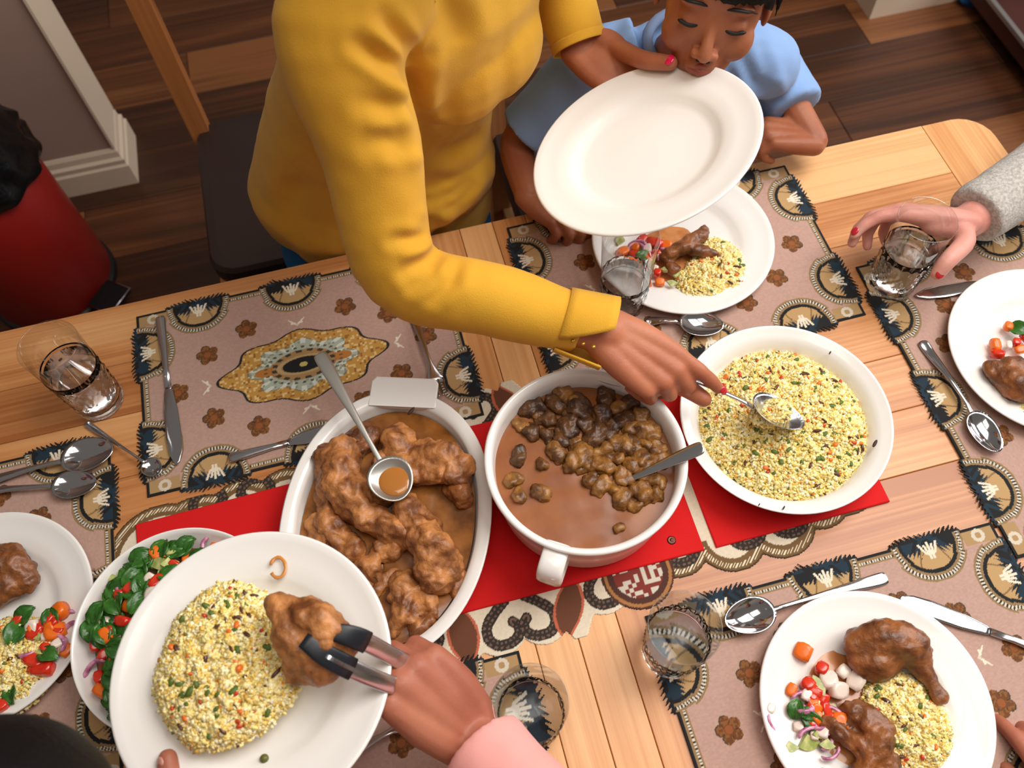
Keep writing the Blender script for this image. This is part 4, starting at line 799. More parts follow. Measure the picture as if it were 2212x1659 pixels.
def cloth(par, name, mb, m, voxel=.004, sm=8, disp=None): o = link(name, voxelise(mb, name, voxel, sm, disp), m); adopt(o, par); return o
def head_prims(mb, C_, R3, k=1.0):
    """R3 columns: face right, up, forward"""
    C_ = np.array(C_); A = lambda x,y_,z: C_+R3@(np.array((x,y_,z))*k); E_ = lambda c, r: mb.ell(A(*c), tuple(np.array(r)*k), R3, 20, 14)
    E_((0,.038,-.018),(.070,.078,.086)); E_((0,-.005,.018),(.061,.084,.056)); E_((0,-.056,.030),(.042,.042,.040)); E_((0,-.086,.054),(.017,.013,.013))
    for s_ in (-1,1):
        E_((s_*.034,-.030,.042),(.026,.030,.023)); E_((s_*.027,.020,.0615),(.021,.009,.011)); E_((s_*.072,-.008,-.012),(.006,.026,.017)); E_((s_*.0120,-.0395,.077),(.0070,.0062,.0085))
        E_((s_*.028,-.003,.0585),(.0155,.0105,.0125))
    E_((0,.035,.050),(.045,.035,.026)); E_((0,-.060,.064),(.022,.017,.014))
    mb.tube([A(0,.012,.064),A(0,-.010,.071),A(0,-.028,.080),A(0,-.038,.083)], [.0066*k,.0070*k,.0085*k,.0095*k], n=12, sub=3, ball=True)
def hair_cap(mb, C_, R3, k=1.0, long_=False):
    C_ = np.array(C_); A = lambda x,y_,z: C_+R3@(np.array((x,y_,z))*k); mb.ell(A(0,.050,-.026), tuple(np.array((.077,.078,.091))*k), R3, 24, 16); mb.ell(A(0,.0,-.058), tuple(np.array((.066,.06,.055))*k), R3, 20, 12)
    if long_: mb.tube([A(0,.0,-.07),A(0,-.07,-.08),A(0,-.15,-.085)], [.06*k,.055*k,.035*k], sub=3, ball=True)
def view_creases(axis, lines, both=False):
    ax = norm(axis); base = None
    def f(V, N):
        face = np.clip(-(N@ax)*2, 0, 1); W2 = V-np.outer(V@ax, ax); D_ = np.zeros(len(V))
        for pts, dep, wid in lines:
            P = np.array(pts, float); P = P-np.outer(P@ax, ax); best = np.full(len(V), 9.); tb = np.zeros(len(V)); n = len(P)-1
            for i, (a, b) in enumerate(zip(P[:-1], P[1:])):
                ab = b-a; t = np.clip(((W2-a)@ab)/max(ab@ab,1e-12), 0, 1); d = np.linalg.norm(W2-(a+t[:,None]*ab), axis=1); m_ = d < best; best[m_] = d[m_]; tb[m_] = (i+t[m_])/n
            fade = np.sin(np.pi*np.clip(tb*.9+.05,0,1))**.5
            dep = dep*1.45; D_ += fade*(-dep*np.exp(-(best/wid)**2)+dep*.55*np.exp(-((best-wid*2)/wid)**2))
        return V+N*(D_*face)[:,None]
    return f

# ---- the woman in yellow
wo = person('person in a mustard yellow sweater holding an empty plate and serving couscous', (0,.95,0))
SR, ER, WR = np.array((-.003,.738,1.196)), V3(0.0019,0.6024,0.972), V3(0.2117,0.4907,0.925)
SL, EL, WL = np.array((.245,.872,1.19)), np.array((.275,1.0,1.08)), V3(0.2937,0.8778,0.992)
mb = MB()
mb.loft([[(c[0]+a*math.cos(t)*math.cos(ph)-b*math.sin(t)*math.sin(ph), c[1]+a*math.cos(t)*math.sin(ph)+b*math.sin(t)*math.cos(ph), c[2]) for t in np.linspace(0,2*math.pi,24,endpoint=False)] for c,a,b,ph in [((-.01,.95,.70),.13,.08,.1),((.0,.945,.85),.12,.07,.1),((.05,.89,1.03),.12,.075,.35),((.1,.835,1.17),.11,.06,.42),((.115,.825,1.235),.08,.045,.42)]])
mb.tube([(.118,.825,1.20),(.128,.805,1.27),(.14,.785,1.33)], [.05,.046,.05], n=16, sub=3, ball=True)
HF = norm((.35,-.78,-.42)); HS = norm(np.cross(HF,(0,0,1))); HU = np.cross(HS, HF); HR = np.column_stack([-HS, HU, HF])
HC = np.array((.165,.745,1.405)); head_prims(mb, HC, HR, 1.12)
mb.tube([SR,(SR+ER)/2,ER,(np.array(ER)*.45+np.array(WR)*.55),WR], [.046,.042,.036,.032,.0245], n=16, sub=4, ball=True)
mb.tube([SL,(SL+EL)/2,EL,(np.array(EL)*.5+np.array(WL)*.5),WL], [.046,.042,.036,.032,.0235], n=16, sub=4, ball=True)
tR = hand(mb, WR, np.array(V3(0.2818,0.422,0.888))-WR, (-.10,-.22,.95), True, [(6,16,8),(34,50,25),(50,66,30),(58,70,30)], thumb_world=[V3(0.2732,0.4527,0.872),V3(0.2972,0.4324,0.856),V3(0.3145,0.4134,0.85)], k=1.0, fat=1.15, spread=1.5)
tL = hand(mb, WL, np.array(V3(0.354,0.7879,0.985))-np.array(WL), (.12,.25,-.95), False, [(2,10,8),(2,10,8),(2,10,8),(4,12,8)], thumb_world=[V3(0.3303,0.8517,1.003),V3(0.3442,0.7909,1.03),V3(0.3678,0.7584,1.046)], k=.98, fat=1.1)
wb = body(wo, mb, SK_W, .0026)
nail(wo, tR[0], None, DNAIL, .0050, lab='red painted fingernail'); nail(wo, tL[4], (-.2,-.35,.9), RNAIL, .0068, 'thumbnail', 'bright pink painted thumbnail', fwd=.002)
# sweater
mb = MB()
RG = [((-.008,.945,.685),.176,.116,.05),((-.008,.945,.71),.181,.121,.05),((-.008,.944,.76),.183,.124,.06),((.002,.940,.82),.178,.118,.08),((.018,.925,.90),.168,.110,.14),((.048,.898,.99),.163,.115,.25),((.075,.868,1.07),.160,.120,.35),((.092,.845,1.14),.154,.108,.42),((.106,.832,1.20),.135,.085,.44),((.114,.826,1.24),.085,.062,.44),((.12,.818,1.27),.056,.052,.44)]
mb.loft([[(c[0]+a*math.copysign(abs(math.cos(t))**.9,math.cos(t))*math.cos(ph)-b*math.copysign(abs(math.sin(t))**.9,math.sin(t))*math.sin(ph), c[1]+a*math.copysign(abs(math.cos(t))**.9,math.cos(t))*math.sin(ph)+b*math.copysign(abs(math.sin(t))**.9,math.sin(t))*math.cos(ph), c[2]) for t in np.linspace(0,2*math.pi,40,endpoint=False)] for c,a,b,ph in RG])
fd = norm((.42,-.9,0)); sd_ = norm((.9,.42,0)); bc = np.array((.085,.855,1.075))
for s_ in (.2,1): mb.ell(bc+fd*.048+sd_*s_*.058+np.array((0,0,-.012+.004*s_)), (.074,.070,.078))
mb.ell(bc+fd*.04+np.array((0,0,.0)), (.10,.06,.075)); mb.ell((.03,.93,.80), (.155,.125,.09))
mb.tube([SR+np.array((.06,.05,.02)),SR,(SR*.55+np.array(ER)*.45),ER,(np.array(ER)*.5+np.array(WR)*.5),np.array(ER)*.12+np.array(WR)*.88,], [.07,.064,.0545,.0465,.0415,.0335], n=24, sub=5, ball=False)
mb.ell(SR+np.array((.012,.012,-.002)), (.068,.068,.066))
mb.tube([SL+np.array((-.06,-.03,.01)),SL,(SL+EL)/2,EL,(np.array(EL)*.6+np.array(WL)*.4),np.array(EL)*.03+np.array(WL)*.97], [.066,.060,.052,.046,.042,.0355], n=24, sub=5, ball=False)
AX = np.array((.02,.72,-.70))
cr_ = view_creases(AX, [([V3(0.0562,0.7007,1.1346),V3(0.0401,0.7265,1.1466),V3(0.0144,0.7497,1.1562)],.007,.008),([V3(0.0593,0.7064,1.138),V3(0.0561,0.7397,1.1553),V3(0.0433,0.7648,1.1672)],.006,.008),([V3(0.0548,0.6902,1.1289),V3(0.0286,0.694,1.1281),V3(0.0063,0.7028,1.1304)],.0035,.009),([V3(0.0523,0.6866,1.1039),V3(0.0262,0.68,1.0977),V3(0.0015,0.682,1.0961)],.0035,.010),([V3(0.0522,0.6733,1.0969),V3(0.0275,0.6664,1.0906)],.0025,.008),([V3(0.07,0.7523,1.1294),V3(0.0587,0.726,1.0915),V3(0.065,0.7073,1.0594)],.008,.010),
  ([V3(0.0645,0.7202,1.0321),V3(0.1011,0.7035,1.0271),V3(0.1388,0.7106,1.0349)],.006,.012),([V3(0.054,0.6279,1.0047),V3(0.0281,0.6276,1.0017),V3(0.0029,0.6341,1.0025)],.0035,.007),([V3(0.0564,0.6131,0.9971),V3(0.032,0.6029,0.9891),V3(0.007,0.6,0.9848)],.005,.008),([V3(0.0571,0.6059,0.9933),V3(0.0334,0.5884,0.9815),V3(0.0103,0.5826,0.976)],.004,.007),([V3(0.06,0.6358,1.0095),V3(0.0317,0.6408,1.0092)],.0025,.006),([V3(0.0679,0.6133,0.9757),V3(0.0514,0.5935,0.9634),V3(0.0291,0.5824,0.9551)],.0035,.008),
  ([V3(0.1305,0.7344,0.933),V3(0.0968,0.7219,0.9227),V3(0.0694,0.7211,0.9194)],.004,.008),([V3(0.1299,0.7213,0.9259),V3(0.0986,0.7066,0.9148),V3(0.0716,0.7072,0.9123)],.004,.007),([V3(-0.0981,0.8043,0.9456),V3(-0.1344,0.7607,0.9186)],.003,.015),([V3(-0.0682,0.7763,0.9908),V3(-0.105,0.7795,0.9318),V3(-0.1116,0.7336,0.9066)],.002,.02),([V3(0.1031,0.7753,1.1792),V3(0.1148,0.7462,1.165),V3(0.1152,0.7456,1.142)],.004,.014)])
lo = lump(3, .0026, 11)
mb.v = [(x,y,z+(-(x-.02)*.22*max(0,min(1,(.86-z)/.14)) if y > .85 and z < .86 else 0)) for x,y,z in mb.v]
sw = cloth(wo, 'sweater', mb, YEL, .0038, 18, lambda V, N: cr_(lo(V, N), N))
# split cuffs: a flared band open along one side
def cuff(E0, W0, r0, r1, L, gap, m, ang0=0., back=.0, thick=.0022, name='cuff'):
    E0, W0 = np.array(E0), np.array(W0); d = norm(W0-E0); R3 = frame(d, (0,0,1)); s_, u = R3[:,0], R3[:,1]; rings = []
    NA = 44
    for th in (0, thick):
        ring = []
        for j in range(7):
            t = j/6; r_ = r0+(r1-r0)*t-th; c = W0+d*(back+(t-1)*L+.001*0)
            ring.append([c+r_*(s_*math.cos(a)+u*math.sin(a)) for a in np.linspace(ang0+gap*(.25+.75*t), ang0+2*math.pi-gap*.25, NA)])
        rings.append(ring)
    mb2 = MB(); n = NA; V = [p for ring in rings for row in ring for p in row]; F_ = []; m7 = 7; off = m7*n
    for j in range(m7-1):
        for i in range(n-1): F_.append((j*n+i,j*n+i+1,(j+1)*n+i+1,(j+1)*n+i)); F_.append((off+j*n+i,off+(j+1)*n+i,off+(j+1)*n+i+1,off+j*n+i+1))
    for i in range(n-1): F_.append((i,off+i,off+i+1,i+1)); k_ = (m7-1)*n; F_.append((k_+i,k_+i+1,off+k_+i+1,off+k_+i))
    for j in range(m7-1): F_.append((j*n,(j+1)*n,off+(j+1)*n,off+j*n)); q = n-1; F_.append((j*n+q,off+j*n+q,off+(j+1)*n+q,(j+1)*n+q))
    mb2.add(V, F_); o = mb2.build(name, m); return o
c1 = cuff(ER, WR, .0385, .0440, .056, 1.0, YEL, .15, back=.004); adopt(c1, wo)
for q in range(3):
    d_ = norm(np.array(WR)-np.array(ER)); R3 = frame(d_, (0,0,1)); a_ = .42; o = MB().ell(np.array(WR)-d_*(.012+.012*q)+.034*(R3[:,0]*math.cos(a_)+R3[:,1]*math.sin(a_)), (.0024,.0024,.0016)).build('button', mat('brass_button', (206,160,60), .3, metal=.7) if q == 0 else bpy.data.materials['brass_button']); adopt(o, wo)
c2 = cuff(EL, WL, .0365, .0375, .012, .02, YEL, 3.4, back=.002); adopt(c2, wo)
mb = MB(); mb.loft([[(-.005+a*math.cos(t), .945+b*math.sin(t), z) for t in np.linspace(0,2*math.pi,32,endpoint=False)] for z,a,b in [(.56,.176,.118),(.63,.176,.118),(.70,.165,.108)]])
for s_ in (-1,1): mb.tube([(s_*.085-.005,.95,.62),(s_*.09,.96,.35),(s_*.095,.97,.06)], [.092,.07,.045], n=18, sub=3)
je = cloth(wo, 'jeans', mb, JEANS, .006, 4)
for s_ in (-1,1): adopt(MB().tube([(s_*.095,.99,.035),(s_*.10,.93,.03),(s_*.105,.87,.024)], [.036,.038,.03], n=14, sub=3, ball=True, flat=.8).build('shoe', LEATHER), wo)
mb = MB(); hair_cap(mb, HC, HR, 1.12, True); cloth(wo, 'hair', mb, HAIR, .005, 3)

# ---- the child in blue
bo = person('child with black hair in a light blue shirt, looking down behind the raised plate', (.44,1.0,0))
BF = norm((-.41,-.88,.19)); BS = np.array((.8447,-.5304,-.0720)); BS = norm(BS-BF*(BS@BF)); BU = np.cross(BF, BS); BU = BU if BU[2] > 0 else -BU
BR = np.column_stack([BS, BU, BF]); BC = np.array(V3(0.403,0.7399,1.1072))-BF*.066
A = lambda x,y_,z: BC+BR@(np.array((x,y_,z))*.9)
mb = MB(); head_prims(mb, BC, BR, .9)
mb.tube([(.445,.905,.90),(.44,.86,.97),BC+BR@np.array((0,-.04,-.02))], [.045,.038,.042], n=16, sub=3, ball=True)
mb.loft([[(c[0]+a*math.cos(t), c[1]+b*math.sin(t), c[2]) for t in np.linspace(0,2*math.pi,20,endpoint=False)] for c,a,b in [((.44,1.04,.50),.10,.075),((.44,1.0,.68),.095,.07),((.445,.93,.85),.11,.06),((.445,.905,.92),.08,.045)]])
sL, eL, wL = np.array((.560,.870,.905)), np.array((.615,.925,.835)), V3(0.6373,0.7968,0.802)
sR, eR, wR = np.array((.325,.925,.905)), V3(0.2157,0.9153,0.8), V3(0.2087,0.8258,0.79)
mb.tube([sL,(sL+eL)/2,eL,wL], [.033,.030,.026,.021], n=14, sub=4, ball=True); mb.tube([sR,(sR+eR)/2,eR,wR], [.033,.030,.027,.022], n=14, sub=4, ball=True)
hL = hand(mb, wL, np.array(V3(0.5932,0.813,0.81))-wL, (.1,.1,.99), False, [(35,60,40),(45,68,42),(50,70,42),(55,70,42)], thumb=[(.035,.036,-.015),(.062,.034,-.026),(.080,.022,-.032)], k=.80, fat=1.3, spread=1)
hR = hand(mb, wR, np.array(V3(0.2535,0.7621,0.785))-wR, (.1,.05,.99), True, [(18,34,24),(30,46,28),(38,54,30),(44,58,32)], k=.76, fat=1.3, spread=1)
body(bo, mb, SK_B, .0024, 4)
for s_ in (-1,1):
    P = [A(s_*.028+x, -.0085-.0022*math.cos(x*170)+.0015, .0695-.6*abs(x)**1.5*1.1) for x in np.linspace(-.0155,.0155,9)]
    o = MB().tube(P, [.0008]+[.0024]*7+[.0008], n=8).build('eyelashes', LASH); adopt(o, bo)
    P = [A(s_*.029+x*s_, .0205+.0030*math.cos((x-.002)*90)-(x+.018)*.03, .0735-.9*abs(x+.0)**1.4-(.004 if x > .01 else 0)) for x in np.linspace(-.019,.021,10)]
    o = MB().tube(P, [.0012,.0024,.0029,.0029,.0028,.0026,.0024,.002,.0015,.0008], n=8, flat=.7, up=BU).build('eyebrow', LASH); adopt(o, bo)
    o = MB().ell(A(s_*.0062,-.0455,.0835), (.0028,.0016,.0026), BR, 10, 6).build('nostril', LASH); adopt(o, bo)
mb = MB(); mb.tube([A(x, -.0575+.0022*math.cos(x*260)-abs(x)*.06, .0755-abs(x)*.42) for x in np.linspace(-.020,.020,9)], [.001,.003,.0036,.0038,.0034,.0038,.0036,.003,.001], n=10, sub=1); mb.tube([A(x, -.0650+abs(x)*.12, .0755-abs(x)*.40) for x in np.linspace(-.018,.018,9)], [.001,.0036,.0046,.005,.005,.005,.0046,.0036,.001], n=10, sub=1)
o = mb.build('lips', LIP); adopt(o, bo)
mb = MB(); hair_cap(mb, BC, BR, .91)
rb = np.random.default_rng(4)
for i in range(46):
    x = -.062+.124*i/45+rb.normal()*.0015; lo_ = .0295+.010*max(0,-x/.06)+.0025*math.sin(i*1.9)-.010*(x < -.05 or x > .055); zf = .074*math.sqrt(max(0,1-(x/.082)**2))
    mb.tube([A(x*.6,.118,-.01), A(x*.85,.105,.028+zf*.2), A(x,.075,zf*.86-.002), A(x+.003,lo_+.012,zf+.003), A(x+.006,lo_,zf+.001)], [.004,.0058,.0056,.0042,.0008], n=7, sub=2)
for s_ in (-1,1):
    for i in range(12): z0 = -.05+.085*i/11; mb.tube([A(s_*.055,.09,z0*.8), A(s_*.073,.05,z0*.95), A(s_*.0765,.012+.01*math.sin(i*2.2),z0*.98)], [.005,.0055,.001], n=7, sub=2)
cloth(bo, 'hair', mb, HAIR, .0024, 1)
mb = MB()
mb.loft([[(c[0]+a*math.cos(t), c[1]+b*math.sin(t), c[2]) for t in np.linspace(0,2*math.pi,32,endpoint=False)] for c,a,b in [((.44,1.04,.47),.135,.105),((.44,1.03,.58),.135,.105),((.44,.99,.72),.128,.10),((.445,.94,.85),.130,.09),((.447,.915,.905),.118,.075),((.447,.90,.945),.065,.052)]])
mb.tube([np.array((.50,.895,.92)),sL,(sL*.45+eL*.55),eL,(eL*.42+wL*.58)], [.052,.050,.048,.045,.043], n=20, sub=4)
mb.tube([np.array((.39,.915,.92)),sR,(sR*.5+eR*.5),(sR*.14+eR*.86)], [.052,.050,.047,.047], n=20, sub=4)
bcr = view_creases((.42,.72,-.6), [([V3(0.4778,0.7874,0.9983),V3(0.4837,0.7541,0.9812),V3(0.4945,0.7275,0.9682)],.008,.009),([V3(0.5018,0.7865,1.0003),V3(0.5035,0.749,0.9806),V3(0.5094,0.7156,0.9635)],.004,.008),([V3(0.4582,0.7819,0.9932),V3(0.4585,0.7394,0.9707)],.006,.009),([V3(0.3503,0.9007,0.9879),V3(0.3195,0.881,0.9742),V3(0.2843,0.8679,0.9635)],.004,.009)])
bl = lump(8, .003, 14)
cloth(bo, 'shirt', mb, SHIRT, .0042, 7, lambda V, N: bcr(bl(V, N), N))
o = MB().tube([(.447+.052*math.cos(a), .888+.046*math.sin(a), .955+.010*math.sin(a)) for a in np.linspace(0, 2*math.pi, 25)], .0075, n=10, caps=False).build('collar', mat('blue_collar', (120,140,176), .85)); adopt(o, bo)
mb = MB()
mb.loft([[(.44+a*math.cos(t), 1.04+b*math.sin(t), z) for t in np.linspace(0,2*math.pi,24,endpoint=False)] for z,a,b in [(.463,.12,.10),(.50,.135,.11),(.53,.128,.10)]])
for s_ in (-1,1): mb.tube([(.44+s_*.06,1.02,.515),(.44+s_*.065,.86,.515),(.44+s_*.07,.77,.49),(.44+s_*.07,.76,.25),(.44+s_*.07,.77,.07)], [.06,.055,.048,.04,.034], n=16, sub=3)
cloth(bo, 'trousers', mb, DENIM, .006, 3)
for s_ in (-1,1): adopt(MB().tube([(.44+s_*.07,.79,.035),(.44+s_*.07,.72,.03),(.44+s_*.07,.67,.025)], [.032,.033,.026], n=12, sub=3, ball=True).build('shoe', LEATHER), bo)

# ---- people around the rest of the table (mostly outside the frame)
def sitter(label, base, facing, garment, gname, skinm, arms, headpos, voxel=.003, hk=1.08, face=None, bk=1.0, lean=.06, hv=.006):
    """base: seat position (x,y); arms: list of dicts"""
    t = person(label, (base[0], base[1], 0)); fx = norm((facing[0],facing[1],0)); sx = np.array((-fx[1], fx[0], 0)); b = np.array((base[0],base[1],0.))
    mbB, mbG = MB(), MB(); L = lean
    def ring(z, a, bb, f): c = b+fx*f+np.array((0,0,z)); return [c+sx*a*math.cos(q)+fx*bb*math.sin(q) for q in np.linspace(0,2*math.pi,28,endpoint=False)]
    mbB.loft([ring(.5,.13*bk,.09*bk,0), ring(.75,.12*bk,.085*bk,L*.3), ring(.98,.13*bk,.08*bk,L*.8), ring(1.02,.08*bk,.05*bk,L)])
    hp = np.array(headpos); nb = b+fx*L+np.array((0,0,1.0)); mbB.tube([nb, nb*.5+hp*.5, hp+np.array((0,0,-.03))], [.05,.046,.05], n=14, sub=3, ball=True)
    ff = norm(face if face is not None else fx*.9+np.array((0,0,-.45))); rs_ = norm(np.cross(ff,(0,0,1))); RH = np.column_stack([-rs_, np.cross(rs_, ff), ff]); head_prims(mbB, hp, RH, hk)
    mbG.loft([ring(.46,.165*bk,.125*bk,0), ring(.6,.16*bk,.12*bk,L*.1), ring(.8,.155*bk,.115*bk,L*.5), ring(.94,.165*bk,.105*bk,L*.8), ring(1.0,.13*bk,.08*bk,L), ring(1.04,.07*bk,.06*bk,L)])
    tips = []
    for a in arms:
        sh = b+fx*L+sx*a['side']*.165*bk+np.array((0,0,.965)); e, w_ = np.array(a['elbow']), np.array(a['wrist'])
        mbB.tube([sh,(sh+e)/2,e,(e+w_)/2,w_], [.042,.04,.035,.032,.024*a.get('k',1)], n=14, sub=4, ball=True)
        f = a.get('cuff', .9); mbG.tube([sh-sx*a['side']*.05,sh,(sh+e)/2,e,e*(1-f)+w_*f], a.get('sl', [.06,.057,.052,.047,.038]), n=22, sub=4)
        tips.append(hand(mbB, w_, np.array(a['to'])-w_, a['up'], a['right'], a['curl'], thumb=a.get('thumb'), thumb_world=a.get('tw'), k=a.get('k',1), fat=a.get('fat',1.08), spread=a.get('spread',3)))
    body(t, mbB, skinm, voxel, 4); lw = lump(base[0]*7+2, .003, 11); cloth(t, gname, mbG, garment, .005, 6, lw)
    mbT = MB(); mbT.loft([ring(.463,.14*bk,.115*bk,0), ring(.50,.16*bk,.12*bk,0), ring(.53,.15*bk,.11*bk,0)])
    for s_ in (-1,1): q = b+sx*s_*.085; mbT.tube([q+(0,0,.53), q+fx*.2+(0,0,.54), q+fx*.38+(0,0,.52), q+fx*.42+(0,0,.3), q+fx*.42+(0,0,.06)], [.085,.075,.06,.052,.042], n=14, sub=3)
    cloth(t, 'trousers', mbT, DENIM, .008, 2); mbH = MB(); hair_cap(mbH, hp, RH, hk*1.03); cloth(t, 'hair', mbH, HAIR, hv, 3)
    return t, tips
RELAX = [(20,28,18),(25,32,20),(30,36,22),(34,38,24)]; FIST = [(62,62,34),(66,66,36),(70,68,38),(74,68,38)]
# pink sleeve, tongs
wp = np.array(V3(-0.0432,0.1257,0.8469)); pk, tp = sitter('person in a pink long-sleeved top gripping steel tongs over the held plate', (-.02,-.42), (0,1), PINK, 'pink_top', SK_P, [
  dict(side=-1, elbow=(.10,-.16,.93), wrist=wp, to=V3(-0.086,0.1822,0.9179), up=norm(np.array((0,0,1.78))-wp)+np.array((.12,.1,0)), right=True, curl=[(48,72,40),(56,74,40),(62,74,40),(66,74,40)], k=1.06, fat=1.42, cuff=.93, tw=[V3(-0.0838,0.15,0.8726),V3(-0.1023,0.1597,0.8701),V3(-0.1117,0.1672,0.8901)], sl=[.06,.058,.055,.053,.046]),
  dict(side=1, elbow=(-.30,-.16,.86), wrist=V3(-0.3304,0.0996,0.8422), to=V3(-0.2864,0.1611,0.8568), up=(.1,0,-1), right=False, curl=[(4,8,8)]*4, k=1.0, tw=[V3(-0.3186,0.1171,0.8982),V3(-0.3112,0.1376,0.9213),V3(-0.3088,0.1603,0.9279)])], (-.04,-.36,1.22), .0028)
nail(pk, tp[1][4], (-.6,.2,.75), mat('bare_nail', (206,150,132), .3), .006, 'thumbnail', fwd=-.002)
# black hair bottom left
hh = np.array(V3(-0.3503,0.0574,1.0906)); sitter('person with black hair at the near left, only the crown in view', (-.53,-.36), (0,1), mat('navy_cotton', (34,40,60), .85), 'jumper', SK_P, [
  dict(side=-1, elbow=(-.22,-.20,.86), wrist=(-.30,-.02,.80), to=(-.34,.03,.80), up=(0,0,1), right=True, curl=RELAX, k=.95), dict(side=1, elbow=(-.72,-.2,.84), wrist=(-.66,.02,.80), to=(-.64,.1,.79), up=(0,0,1), right=False, curl=RELAX, k=.95)], tuple(hh), .0035, 1.12, face=(-.05,.6,-.8), lean=.2)
# grey sleeve, right end
gw = np.array(V3(0.7408,0.5686,0.852)); gp, tg = sitter('person in a grey marl sleeve at the right end, reaching to hold the cut glass', (1.36,.62), (-1,-.05), GREY, 'grey_jumper', SK_R, [
  dict(side=-1, elbow=(.98,.66,.86), wrist=gw, to=V3(0.6782,0.6053,0.845), up=(.15,.72,.66), right=True, curl=[(14,24,18),(20,34,24),(28,44,28),(34,50,30)], k=.97, fat=1.1, cuff=.955, tw=[V3(0.715,0.5362,0.86),V3(0.6775,0.5124,0.865),V3(0.6634,0.5037,0.852)], sl=[.06,.057,.052,.049,.040]),
  dict(side=1, elbow=(1.2,.2,.86), wrist=(1.02,.16,.79), to=(.95,.18,.78), up=(0,0,1), right=False, curl=RELAX)], (1.34,.62,1.25), .0028)
nail(gp, tg[0][4], (.1,-.5,.85), DNAIL, .006, 'thumbnail', 'red painted thumbnail', fwd=0); nail(gp, tg[0][0], (-.2,.2,.95), DNAIL, .0052, lab='red painted fingernail', fwd=-.003)
# left end: fingertips only
sitter('person at the left end of the table, only fingertips in view beside the spoons', (-1.2,.42), (1,0), mat('plum_cotton', (90,50,70), .85), 'jumper', SK_B, [
  dict(side=1, elbow=(-.95,.56,.84), wrist=(-.735,.548,.785), to=V3(-0.5562,0.5634,0.782), up=(0,0,1), right=False, curl=[(8,22,16),(30,50,30),(40,60,34),(44,60,34)]), dict(side=-1, elbow=(-1.0,.2,.84), wrist=(-.80,.24,.79), to=(-.72,.26,.785), up=(0,0,1), right=True, curl=RELAX)], (-1.1,.42,1.22), .0035)
# near right: fingertips at the frame's edge
nr = sitter('person at the near right, only fingertips in view beside the lower right plate', (.48,-.50), (0,1), mat('olive_cotton', (84,84,60), .85), 'jumper', SK_P, [
  dict(side=-1, elbow=(.72,-.28,.86), wrist=V3(0.5475,-0.134,0.8), to=V3(0.5475,-0.0957,0.79), up=(0,0,1), right=True, curl=[(6,14,10),(20,34,20),(30,44,26),(36,48,30)]), dict(side=1, elbow=(.26,-.3,.86), wrist=V3(0.2877,-0.1535,0.8), to=V3(0.2894,-0.1174,0.8), up=(0,0,1), right=False, curl=[(8,18,12),(8,18,12),(14,24,18),(20,30,22)], k=.95)], (.46,-.42,1.22), .0035)

# ---------------------------------------------------------------- tongs
tg_ = empty('tongs', V3(-0.0988,0.1835,0.957), 'steel kitchen tongs with black grip ends holding a chicken piece', 'tongs'); BLK = mat('black_silicone', (24,28,34), .4)
def arm(p0, p1, p2, p3, w_):
    rings = []; P, R_ = smooth_path([p0,p1,p2,p3], [w_*.7,w_,w_,w_*1.1], 5); T__ = np.gradient(P, axis=0); T__ /= np.linalg.norm(T__, axis=1)[:,None]; vdir = norm(np.array((0,0,1.78))-P[0])
    for p, d, r_ in zip(P, T__, R_):
        s_ = norm(np.cross(d, vdir)); n_ = np.cross(s_, d); rings.append([p+s_*r_*math.cos(a)+n_*.0016*math.sin(a) for a in np.linspace(0,2*math.pi,14,endpoint=False)])
    return rings
for (a,b,c,d_) in ((V3(-0.137,0.2168,1.0025),V3(-0.114,0.2063,0.9925),V3(-0.0952,0.1966,0.9507),V3(-0.0651,0.1789,0.8808)), (V3(-0.1577,0.2132,1.0063),V3(-0.1371,0.193,0.9921),V3(-0.1013,0.1717,0.9414),V3(-0.065,0.1637,0.8682))):
    rg = arm(a,b,c,d_,.0082); k = 5
    o = MB().loft(rg[k-1:]).build('arm', STEEL); adopt(o, tg_)
    rg2 = arm(a,b,c,d_,.0098)[:k+3]; o = MB().loft(rg2).build('grip_end', BLK); o['label'] = 'black silicone grip end'; adopt(o, tg_)

# ---------------------------------------------------------------- chairs
def chair(x0,x1,y0,y1,label, zs=.46, backh=.98, h2=None):
    t = empty('dining_chair', ((x0+x1)/2,(y0+y1)/2,0), label, 'chair'); r_ = .05; pts = []
    for cx,cy,a0 in ((x1-r_,y0+r_,-90),(x1-r_,y1-r_,0),(x0+r_,y1-r_,90),(x0+r_,y0+r_,180)): pts += [(cx+r_*math.cos(math.radians(a0+k*15)), cy+r_*math.sin(math.radians(a0+k*15))) for k in range(7)]
    c = np.array(((x0+x1)/2,(y0+y1)/2)); ins = lambda q: [tuple(c+(np.array(p)-c)*q) for p in pts]
    o = MB().loft([[(p[0],p[1],z) for p in ins(q)] for q,z in ((.97,zs-.05),(1,zs-.04),(1,zs-.012),(.975,zs-.002),(.9,zs))]).build('seat', LEATHER, smooth=False); adopt(o, t)
    for lx, ly, top in ((x0+.025,y0+.03,zs-.045),(x1-.025,y0+.03,zs-.045),(x0+.012,y1-.012,backh),(x1-.012,y1-.012,backh)):
        nm = 'leg' if top < .6 else 'back_post'; o = MB().bbox((lx-.019,ly-.019,0),(lx+.019,ly+.019,top), .002).build(nm, WOODZ, smooth=False); adopt(o, t)
    for z0,z1 in ((.80,.88),(.92,.975)):
        o = MB().bbox((x0+.031,y1-.022,z0),(x1-.031,y1-.004,z1), .002).build('back_rail', WOODX, smooth=False); adopt(o, t)
    for sx in (x0+.025, x1-.025): o = MB().bbox((sx-.01,y0+.05,.2),(sx+.01,y1-.03,.225), .001).build('stretcher', WOODY, smooth=False); adopt(o, t)
    return t
chair(-.345,.075,1.075,1.475, 'wooden dining chair with a dark leather seat behind the woman in yellow')
